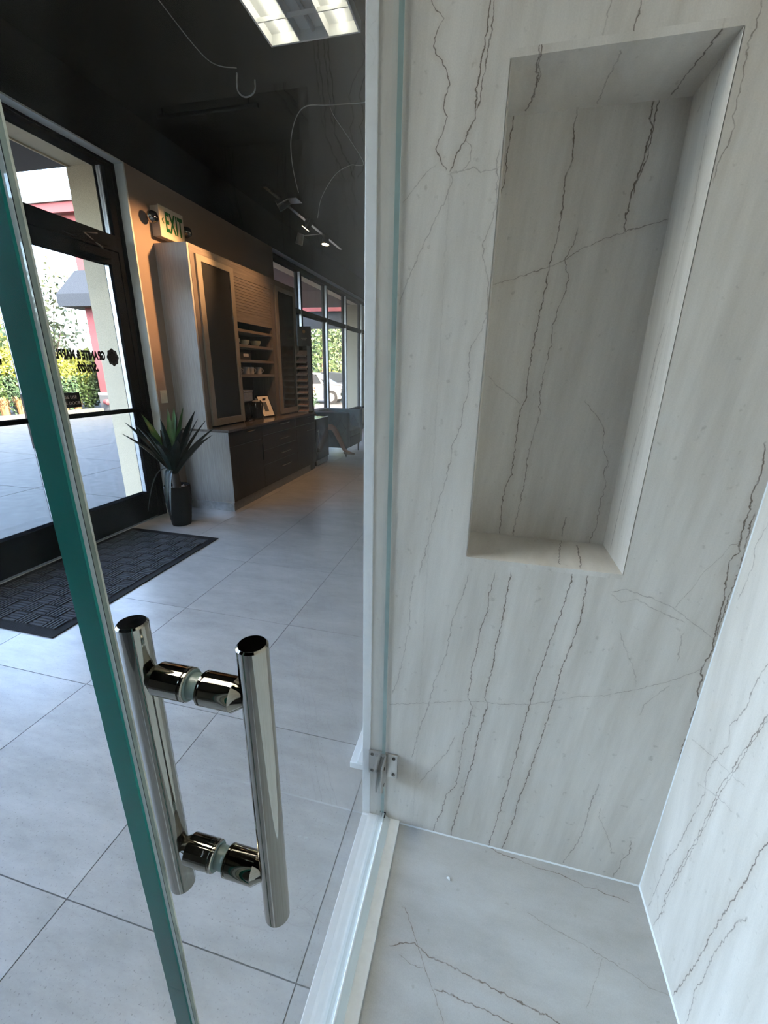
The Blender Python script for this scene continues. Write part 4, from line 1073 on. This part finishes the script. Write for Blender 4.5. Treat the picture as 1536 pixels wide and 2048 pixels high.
for a in (18, 24):
    skin_mesh('shoe', [(pts[a][0] - .02, pts[a][1], pts[a][2] - (.045 if a == 18 else .06)), (pts[a + 1][0], pts[a + 1][1], pts[a + 1][2] - .006), (pts[a + 2][0] + .02, pts[a + 2][1], pts[a + 2][2])], [(0, 1), (1, 2)], [(.036, .030), (.040, .030), (.028, .018)], M['shoe'], pe)

# ================================================================== CEILING LIGHTS, TRACK, CABLES
def troffer(x0, y0, lit, label, L=1.22, W=.61, zc=3.56, lamp='tube_lit'):
    """open parabolic louvre fixture hanging just below the black ceiling"""
    x1, y1, zb, zt = x0 + W, y0 + L, 3.50, zc
    t = thing('ceiling_light', label, 'ceiling light', ((x0 + x1) / 2, (y0 + y1) / 2, zt))
    f = .012
    fr = MB().box(x0, x1, y0, y0 + f, zb, zt).box(x0, x1, y1 - f, y1, zb, zt).box(x0, x0 + f, y0 + f, y1 - f, zb, zt).box(x1 - f, x1, y0 + f, y1 - f, zb, zt)
    build(fr, 'frame', M['troffer_white'], t)
    bx('back_reflector', M['troffer_white'], t, x0 + f, x1 - f, y0 + f, y1 - f, zt - .004, zt)
    cw = (W - 2 * f) / 3
    for i in range(3):
        xa = x0 + f + i * cw
        if i: bx('long_louvre', M['troffer_white'], t, xa - .003, xa + .003, y0 + f, y1 - f, zb, zt - .004)
        xm = xa + cw / 2
        build(MB().cyl((xm, y0 + .03, zt - .024), (xm, y1 - .03, zt - .024), .0125, n=14), 'tube', M[lamp] if lit[i] else M['tube_off'], t)
        for k in range(1, 6):
            y = y0 + k * L / 6
            bx('cross_louvre', M['troffer_white'], t, xa + .003, xa + cw - .003, y - .003, y + .003, zb, zt - .038)
    return t
troffer(-1.605, 2.065, (1, 0, 1), 'white louvred ceiling light with its middle tube dark, above the entry')
k = 0
troffer(-1.9, -.1, (1, 1, 1), 'added unseen louvred ceiling light brightening the shower, near the street windows', lamp='tube_fill')  # added out of view to lift the upper shower wall

tk = thing('light_track', 'black lighting track hung on cords above the hutch, carrying small lamp heads', 'track light', (-2.10, 4.9, 3.03))
bx('rail', M['black_gloss'], tk, -2.118, -2.082, 4.02, 6.05, 3.02, 3.045)
bx('power_box', M['black_gloss'], tk, -2.06, -1.94, 4.33, 4.47, 3.03, 3.075, .004)
for y in (4.40, 5.95):
    build(MB().cyl((-2.10, y, 3.045), (-2.10, y, 3.56), .0022, n=6), 'hanger', M['black_gloss'], tk)
def head(x, y, z, target, lit, body, deep=0.0, cone=58):
    d = (Vector(target) - Vector((x, y, z))).normalized()
    p = Vector((x, y, z))
    h = build(MB().cyl(p - d * .11, p - d * deep, .036, .044, n=20).cyl(p - d * deep, p, .044, .046, n=20, caps=False), 'lamp_head', body, tk)
    build(MB().cyl(p - d * (deep + .001), p - d * (deep - .0015), .040, n=20), 'lamp_face', M['lamp_warm'] if lit else M['tube_off'], h)
    build(MB().tube([tuple(p - d * .06), (x, y, z + .09), (-2.10, y, 3.025)], .006, 6), 'yoke', M['black_gloss'], h)
    if lit:
        ld = bpy.data.lights.new('lamp_beam', 'SPOT'); ld.energy = lit; ld.color = (1.0, .52, .22)
        ld.spot_size = math.radians(cone); ld.spot_blend = .8; ld.shadow_soft_size = .035
        lo = bpy.data.objects.new('lamp_beam', ld); COL.objects.link(lo)
        lo.location = p + d * .02 - root_loc(tk); lo.rotation_euler = d.to_track_quat('-Z', 'Y').to_euler(); lo.parent = tk
head(-2.03, 4.12, 2.90, (-3.2, 3.72, 2.25), SPOT_POWER * 1.35, M['black_gloss'], .06)
head(-2.085, 4.86, 2.935, (-2.75, 4.85, 2.0), SPOT_POWER * .36, M['black_gloss'], 0.0, 95)
head(-2.11, 5.50, 2.945, (-2.35, 5.3, 0.0), SPOT_POWER * .35, M['black_gloss'])
head(-2.40, 5.38, 2.93, (-2.9, 5.6, 1.5), 0, M['grey_frame'])

def cable(pts, r, label, name='cable'):
    P = [Vector(p) for p in pts]; out = []
    for i in range(len(P) - 1):
        a, b, c, d = P[max(i - 1, 0)], P[i], P[i + 1], P[min(i + 2, len(P) - 1)]
        for k in range(8):
            t = k / 8
            out.append(.5 * ((2 * b) + (c - a) * t + (2 * a - 5 * b + 4 * c - d) * t * t + (3 * b - a - 3 * c + d) * t ** 3))
    out.append(P[-1])
    return tag(build(MB().tube(out, r, 6), name, M['cord']), label, 'cable')
cable([(-1.00, 3.97, 3.556), (-1.147, 3.971, 3.50), (-1.45, 3.948, 3.497), (-1.682, 3.942, 3.495), (-1.813, 4.0, 3.357), (-1.884, 4.15, 3.212), (-1.925, 4.35, 3.076)], .0035, 'thin grey power cable drooping from the ceiling down to the light track')
cable([(-1.471, 4.005, 3.556), (-1.465, 4.05, 3.49), (-1.415, 4.35, 3.436), (-1.365, 4.6, 3.364), (-1.424, 4.6, 3.345), (-1.514, 4.65, 3.372), (-1.722, 4.8, 3.364), (-1.95, 5.0, 3.25), (-2.04, 5.1, 3.10)], .0030, 'thin grey cable looping in a slack bend beyond the drooping one')
cable([(-2.025, 3.557, 3.556), (-2.056, 3.6, 3.495), (-2.047, 3.62, 3.466), (-2.012, 3.63, 3.449), (-1.956, 3.62, 3.448), (-1.91, 3.6, 3.466), (-1.90, 3.59, 3.52)], .0055, 'short hooked stub of cable hanging from the black ceiling', 'cable')
cable([(-2.101, 2.5, 3.553), (-2.105, 2.785, 3.549), (-2.145, 3.37, 3.549), (-1.99, 3.50, 3.549)], .0030, 'faint straight cable run along the black ceiling')
tag(build(MB().cyl((-2.95, 3.83, 3.50), (-2.02, 3.843, 3.50), .016, n=14).cyl((-2.9, 3.83, 3.50), (-2.9, 3.83, 3.56), .006, n=8).cyl((-2.1, 3.84, 3.50), (-2.1, 3.84, 3.56), .006, n=8), 'conduit', M['dark_frame']), 'black pipe hung under the ceiling between hook cable and street wall', 'pipe')

# ================================================================== OUTSIDE
ground = struct('ground_outside', MB().box(-90, -3.30, -40, 120, -.12, -.035), M['asphalt'])
pv = struct('pavement', MB().box(-13.2, XE, -6, 16.2, -.09, -.024), M['grout'])
ys = [-6, -3.6, -1.4, .6, 2.3, 4.0, 5.7, 7.4, 9.1, 10.9, 12.7, 14.5, 16.2]
xs = [-13.2, -11.3, -9.4, -7.5, -5.6, XE]
for xa, xb in zip(xs, xs[1:]):
    for ya, yb in zip(ys, ys[1:]):
        bx('slab', M['concrete'], pv, xa + .006, xb - .006, ya + .006, yb - .006, -.06, -.015)
struct('threshold', MB().box(XE, XF, -3.6, 3.53, -.05, -.002), M['concrete'])
struct('wall_planter', MB().box(-13.45, -13.2, -6, 12.4, -.1, .10), M['concrete'])

# canopies along the street wall
def canopy(label, y0, y1, depth):
    c = thing('entry_canopy', label, 'canopy', (XE, (y0 + y1) / 2, 3.2))
    bx('soffit', M['awning_under'], c, XE - depth, XE, y0, y1, 3.19, 3.23)
    bx('fascia', M['awning'], c, XE - depth - .05, XE - depth, y0, y1, 3.12, 3.62)
    build(MB().prism([(XE, 3.23), (XE - depth, 3.23), (XE - depth, 3.60), (XE, 4.35)], 'y', y0, y1), 'roof', M['awning'], c)
canopy('dark flat canopy over the glass entry doors', 1.2, 3.74, 2.0)
canopy('dark canopy outside the long window past the hutch', 6.5, 12.3, 2.0)

# rose-red corner tower with a hipped awning
rt_ = thing('red_building', 'rose-red painted building corner with grey base beyond the paved yard', 'building', (-12.0, 14.0, -.1))
bx('wall', M['brick_red'], rt_, -13.42, -9.0, 12.6, 18.0, .60, 6.0)
bx('base', M['grey_base'], rt_, -13.47, -8.98, 12.56, 18.0, -.1, .52)
bx('base_band', M['white_band'], rt_, -13.48, -8.98, 12.55, 18.0, .52, .61)
bx('parapet', M['brick_red'], rt_, -14.6, -8.6, 12.3, 18.2, 5.95, 6.22)
bx('parapet_cap', M['grey_base'], rt_, -14.65, -8.55, 12.25, 18.25, 6.22, 6.27)
bx('cornice', M['brick_red'], rt_, -13.55, -8.9, 12.5, 18.0, 5.70, 5.95)
hyd = build(MB().lathe((-13.05, 12.45, .30), [(0, -.14), (.07, -.12), (.10, -.03), (.10, .05), (.05, .11), (0, .12)], 14, axis='x'), 'valve_cap', M['brick_red'], rt_)
def hip_awning(y0, y1, xo, zb, zf, zt, label, front=True):
    a = thing('window_awning', label, 'awning', (xo + .3, y0, zb))
    xw, yw = -13.485, 12.545
    if front:
        v = [(xo, y0, zb), (-11, y0, zb), (-11, yw, zb), (xw, yw, zb), (xo, y0, zf), (-11, y0, zf), (-11, yw, zt), (xw, yw, zt)]
        build(MB().add(v, [(0, 1, 2, 3), (0, 4, 5, 1), (4, 7, 6, 5), (1, 5, 6, 2), (3, 2, 6, 7), (0, 3, 7, 4)]), 'front_slope', M['awning'], a)
        bx('underside', M['awning_under'], a, xw, -11.02, y0 + .03, yw, zb - .012, zb - .002)
    ya = yw if front else y0
    v = [(xo, y0, zb), (xw, ya, zb), (xw, y1, zb), (xo, y1, zb), (xo, y0, zf), (xw, ya, zt), (xw, y1, zt), (xo, y1, zf)]
    build(MB().add(v, [(0, 3, 2, 1), (0, 1, 5, 4), (4, 5, 6, 7), (3, 7, 6, 2), (0, 4, 7, 3), (1, 2, 6, 5)]), 'side_slope', M['awning'], a)
hip_awning(12.25, 13.6, -14.10, 3.33, 3.70, 4.42, 'slate-blue hipped awning on the corner of the red building')
hip_awning(15.0, 16.4, -15.4, 3.30, 3.75, 4.5, 'second slate-blue awning, behind the hipped one on the red building', False)

# red portal frame seen through the long window
rp = thing('red_portal', 'rose-red painted portal frame far outside the long window', 'portal', (-6, 13.2, 0))
bx('post', M['brick_red'], rp, -6.35, -5.93, 13.0, 13.4, -.1, 3.33)
bx('lintel', M['brick_red'], rp, -6.35, -3.70, 13.0, 13.4, 3.18, 3.36)
bx('valance', M['awning'], rp, -5.93, -3.70, 13.05, 13.15, 2.70, 3.18)

bb = thing('blue_building', 'blue ribbed metal building far off behind the hedge', 'building', (-30, 21, 0))
bx('wall', M['blue_build'], bb, -34, -30, 16.0, 22.75, -.1, 4.46)
for k in range(5):
    bx('rib', M['white_band'], bb, -30.0, -29.97, 17.5, 22.6 - .1 * k, 4.30 - k * .17, 4.34 - k * .17)

# ---- planting
def leaf_quads(c, s, rad, n, size, shell=.45, up=.0):
    """n small leaves scattered through an ellipsoid"""
    d = rng.normal(size=(n, 3)); d /= np.linalg.norm(d, axis=1)[:, None]
    r = (shell + (1 - shell) * rng.random(n)) ** .6
    p = np.array(c) + d * r[:, None] * np.array(rad) * (1 + .12 * np.sin(7 * d[:, :1] + 5 * d[:, 1:2]))
    a = rng.normal(size=(n, 3)); a /= np.linalg.norm(a, axis=1)[:, None]
    b = np.cross(a, rng.normal(size=(n, 3))); b /= np.linalg.norm(b, axis=1)[:, None]
    sz = size * (.6 + .8 * rng.random(n))[:, None]
    return np.stack([p - a * sz, p + b * sz * .45, p + a * sz, p - b * sz * .45], 1).reshape(-1, 3)
def leaf_obj(name, blobs, m, parent):
    V = np.concatenate(blobs); off = root_loc(parent); V = V - np.array(off)
    n = len(V) // 4
    me = bpy.data.meshes.new(name)
    me.vertices.add(4 * n); me.vertices.foreach_set('co', V.astype(np.float32).ravel())
    me.loops.add(4 * n); me.loops.foreach_set('vertex_index', np.arange(4 * n, dtype=np.int32))
    me.polygons.add(n); me.polygons.foreach_set('loop_start', np.arange(0, 4 * n, 4, dtype=np.int32))
    me.update(calc_edges=True)
    me.materials.append(m)
    o = bpy.data.objects.new(name, me); COL.objects.link(o)
    if parent: o.parent = parent
    return o
def shrub(x, y, w, h, mats, label, dens=1.0, name='shrub', group=None, size=.06):
    t = thing(name, label, 'shrub', (x, y, .0), group)
    build(MB().tube([(x, y, -.05), (x + .03, y, h * .3), (x - .02, y + .03, h * .7)], [.04, .03, .015], 8), 'stem', M['trunk'], t)
    lo = leaf_quads((x, y, h * .42), 1, (w * 1.0, w * .95, h * .44), int(1500 * dens), size)
    hi = leaf_quads((x, y, h * .74), 1, (w * .85, w * .8, h * .28), int(900 * dens), size)
    leaf_obj('lower_leaves', [lo], mats[0], t); leaf_obj('upper_leaves', [hi], mats[1], t)
    return t
def tuft(x, y, w, h, label, group):
    t = thing('grass_clump', label, 'ornamental grass', (x, y, .0), group)
    mb = MB()
    for k in range(150):
        a, r = rng.uniform(0, 6.28), w * rng.uniform(.3, 1.0)
        b = rng.uniform(0, .1)
        p0 = Vector((x + b * math.cos(a), y + b * math.sin(a), .0)); p2 = Vector((x + r * math.cos(a), y + r * math.sin(a), h * rng.uniform(.35, 1)))
        p1 = (p0 + p2) / 2 + Vector((0, 0, h * .3))
        s = Vector((-math.sin(a), math.cos(a), 0)) * .018
        mb.add([p0 - s, p0 + s, p1 + s, p1 - s], [(0, 1, 2, 3)]); mb.add([p1 - s, p1 + s, p2], [(0, 1, 2)])
    leafm = build(mb, 'blades', M['or_leaf'], t, fix=False); leafm['kind'] = 'stuff'
DKY, GRY = (M['dk_leaf'], M['yel_leaf']), (M['grn_leaf'], M['yel_leaf'])
ORD = ['nearest', 'second from', 'third from', 'fourth from', 'fifth from', 'sixth from', 'seventh from', 'eighth from']
lab = lambda k, n: ORD[n - 1 - k] + ' the red building'
for k in range(7):
    y = 8.95 + k * .80
    shrub(-14.42, y, .36, (1.9, 2.1, 1.95, 1.8, 1.75, 1.8, 1.9)[k], (DKY, GRY)[k % 2], 'shorter front-row hedge shrub across the yard, ' + lab(k, 7), group='front hedge shrubs across the yard', dens=1.2)
for k in range(6):
    y = 9.9 + k * .88
    shrub(-15.6, y, .40, (2.1, 2.3, 2.2, 2.1, 2.0, 2.1)[k], (GRY, DKY)[k % 2], 'taller back-row hedge shrub across the yard, ' + lab(k, 6), group='back hedge shrubs across the yard', dens=1.2)
for k in range(8):
    tuft(-13.66, 8.6 + k * .46, .21, .62 if k < 5 else .42, 'orange grass clump at the hedge foot, ' + lab(k, 8), 'orange grass clumps before the hedge')
def tree(x, y, h, crown, mats, label, n=2600, size=.13, name='tree', low=.45, blobs=7, tr=.12):
    t = thing(name, label, 'tree', (x, y, -.1))
    build(MB().tube([(x, y, -.1), (x + .05, y, h * .3), (x - .08, y + .1, h * .62), (x, y, h * .9)], [tr, tr * .8, tr * .5, tr * .15], 8), 'trunk', M['trunk'], t)
    bl = []
    for k in range(blobs):
        a = 6.28 * k / blobs
        rr = crown * .55
        c = (x + rr * math.cos(a) * (k % 3 + 1) / 3, y + rr * math.sin(a) * (k % 3 + 1) / 3, h * (low + (1 - low) * ((k * 3) % blobs) / blobs))
        bl.append(leaf_quads(c, 1, (crown * .6, crown * .6, h * (1 - low) * .32), n // blobs, size, .2))
        build(MB().tube([(x, y, h * low * .9), c], [tr * .35, tr * .08], 6), 'branch', M['trunk'], t)
    leaf_obj('crown', bl, mats, t)
tree(-17.6, 14.6, 5.0, 1.5, M['wispy_leaf'], 'pale wispy tree rising behind the hedge, left of the red building', n=900, size=.10, low=.35)
tree(-20.5, 16.0, 3.3, 1.5, M['grn_leaf'], 'low green tree behind the hedge, left of the wispy tree', n=1600, low=.2)
tree(-25.0, 17.6, 4.2, 2.2, M['yel_leaf'], 'bright yellow-green tree below the blue building', n=2600, low=.2)
tree(-11.6, 29.0, 7.4, 2.4, M['grn_leaf'], 'tall green tree behind the white car, in the second window bay', n=3600, low=.28)
tree(-16.2, 38.0, 4.8, 2.3, M['dk_leaf'], 'dark low tree far beyond the white car', n=2600, low=.15)
tree(-12.3, 34.6, 7.6, 1.8, M['wispy_leaf'], 'slender tan-green tree in the third window bay', n=2800, low=.3)
tree(-17.2, 46.5, 5.2, 3.2, M['yel_leaf'], 'broad light-green tree at the far end of the car park', n=3200, low=.15)

def car(x, y, body, label, rz):
    """saloon: shaped lower body, glazed cabin, four wheels"""
    t = thing('car', label, 'car', (x, y, -.035))
    R = Matrix.Translation((x, y, -.035)) @ Matrix.Rotation(rz, 4, 'Z')
    def loft(secs, name, m, par):
        vs, fs = [], []
        for sx, prof in secs:
            vs += [R @ Vector((px_, sx, pz_)) for px_, pz_ in prof]
        n = len(secs[0][1])
        for i in range(len(secs) - 1):
            fs += [(i * n + k, (i + 1) * n + k, (i + 1) * n + (k + 1) % n, i * n + (k + 1) % n) for k in range(n)]
        fs += [tuple(range(n - 1, -1, -1)), tuple(range((len(secs) - 1) * n, len(secs) * n))]
        return build(MB().add(vs, fs, True), name, m, par)
    low = [(-2.2, .30), (-2.28, .55), (-2.2, .78), (-1.5, .92), (1.1, .93), (2.0, .86), (2.22, .70), (2.25, .42), (2.1, .26), (-2.0, .24)]
    b = loft([(-.86, [(a * .96, c * .96 + .02) for a, c in low]), (-.90, low), (.90, low), (.86, [(a * .96, c * .96 + .02) for a, c in low])], 'bodywork', body, t)
    cab = [(-1.95, .90), (-1.35, 1.36), (-.2, 1.44), (.55, 1.36), (1.35, .92)]
    loft([(-.84, cab), (-.66, [(a * .9, c if c < 1 else c - .01) for a, c in cab]), (.66, [(a * .9, c if c < 1 else c - .01) for a, c in cab]), (.84, cab)], 'cabin_glass', M['car_glass'], t)
    rf = [(-1.40, 1.33), (-1.25, 1.40), (-.2, 1.47), (.50, 1.40), (.62, 1.33), (-.2, 1.40)]
    loft([(-.70, rf), (.70, rf)], 'roof', body, t)
    for px_ in (-1.35, -.25, 1.0):
        loft([(-.845, [(px_ - .05, .9), (px_ - .02 + (.25 if px_ < -1 else -.3 if px_ > .5 else 0), 1.36), (px_ + .05 + (.25 if px_ < -1 else -.3 if px_ > .5 else 0), 1.36), (px_ + .05, .9)]),
              (.845, [(px_ - .05, .9), (px_ - .02 + (.25 if px_ < -1 else -.3 if px_ > .5 else 0), 1.36), (px_ + .05 + (.25 if px_ < -1 else -.3 if px_ > .5 else 0), 1.36), (px_ + .05, .9)])], 'pillar', body, t)
    for px_ in (-1.35, 1.38):
        for sy in (-.86, .86):
            a, c = R @ Vector((px_, sy - .1, .32)), R @ Vector((px_, sy + .1, .32))
            w = build(MB().cyl(a, c, .32, n=24), 'wheel', M['tyre'], t)
            a, c = R @ Vector((px_, sy - .105, .32)), R @ Vector((px_, sy + .105, .32))
            build(MB().cyl(a, c, .19, n=16), 'hubcap', M['silver'], w)
    for sy in (-.62, .62):
        p = R @ Vector((2.215, sy, .66)); q = R @ Vector((2.245, sy, .66))
        build(MB().cyl(p, q, .09, n=14), 'headlamp', M['silver'], t)
car(-8.9, 20.3, M['car_white'], 'white parked car seen through the second bay of the long window', math.radians(8))
car(-9.3, 25.5, M['car_dark'], 'dark parked car behind the white one, in the third window bay', math.radians(12))
shrub(-7.2, 15.6, .7, 1.0, (M['dk_leaf'], M['or_leaf']), 'low brownish shrub outside the long window, before the white car', dens=.8, name='low_shrub')
shrub(-5.3, 16.4, .5, 1.25, (M['dk_leaf'], M['dk_leaf']), 'dark shrub outside the third bay of the long window', dens=.8, name='low_shrub')
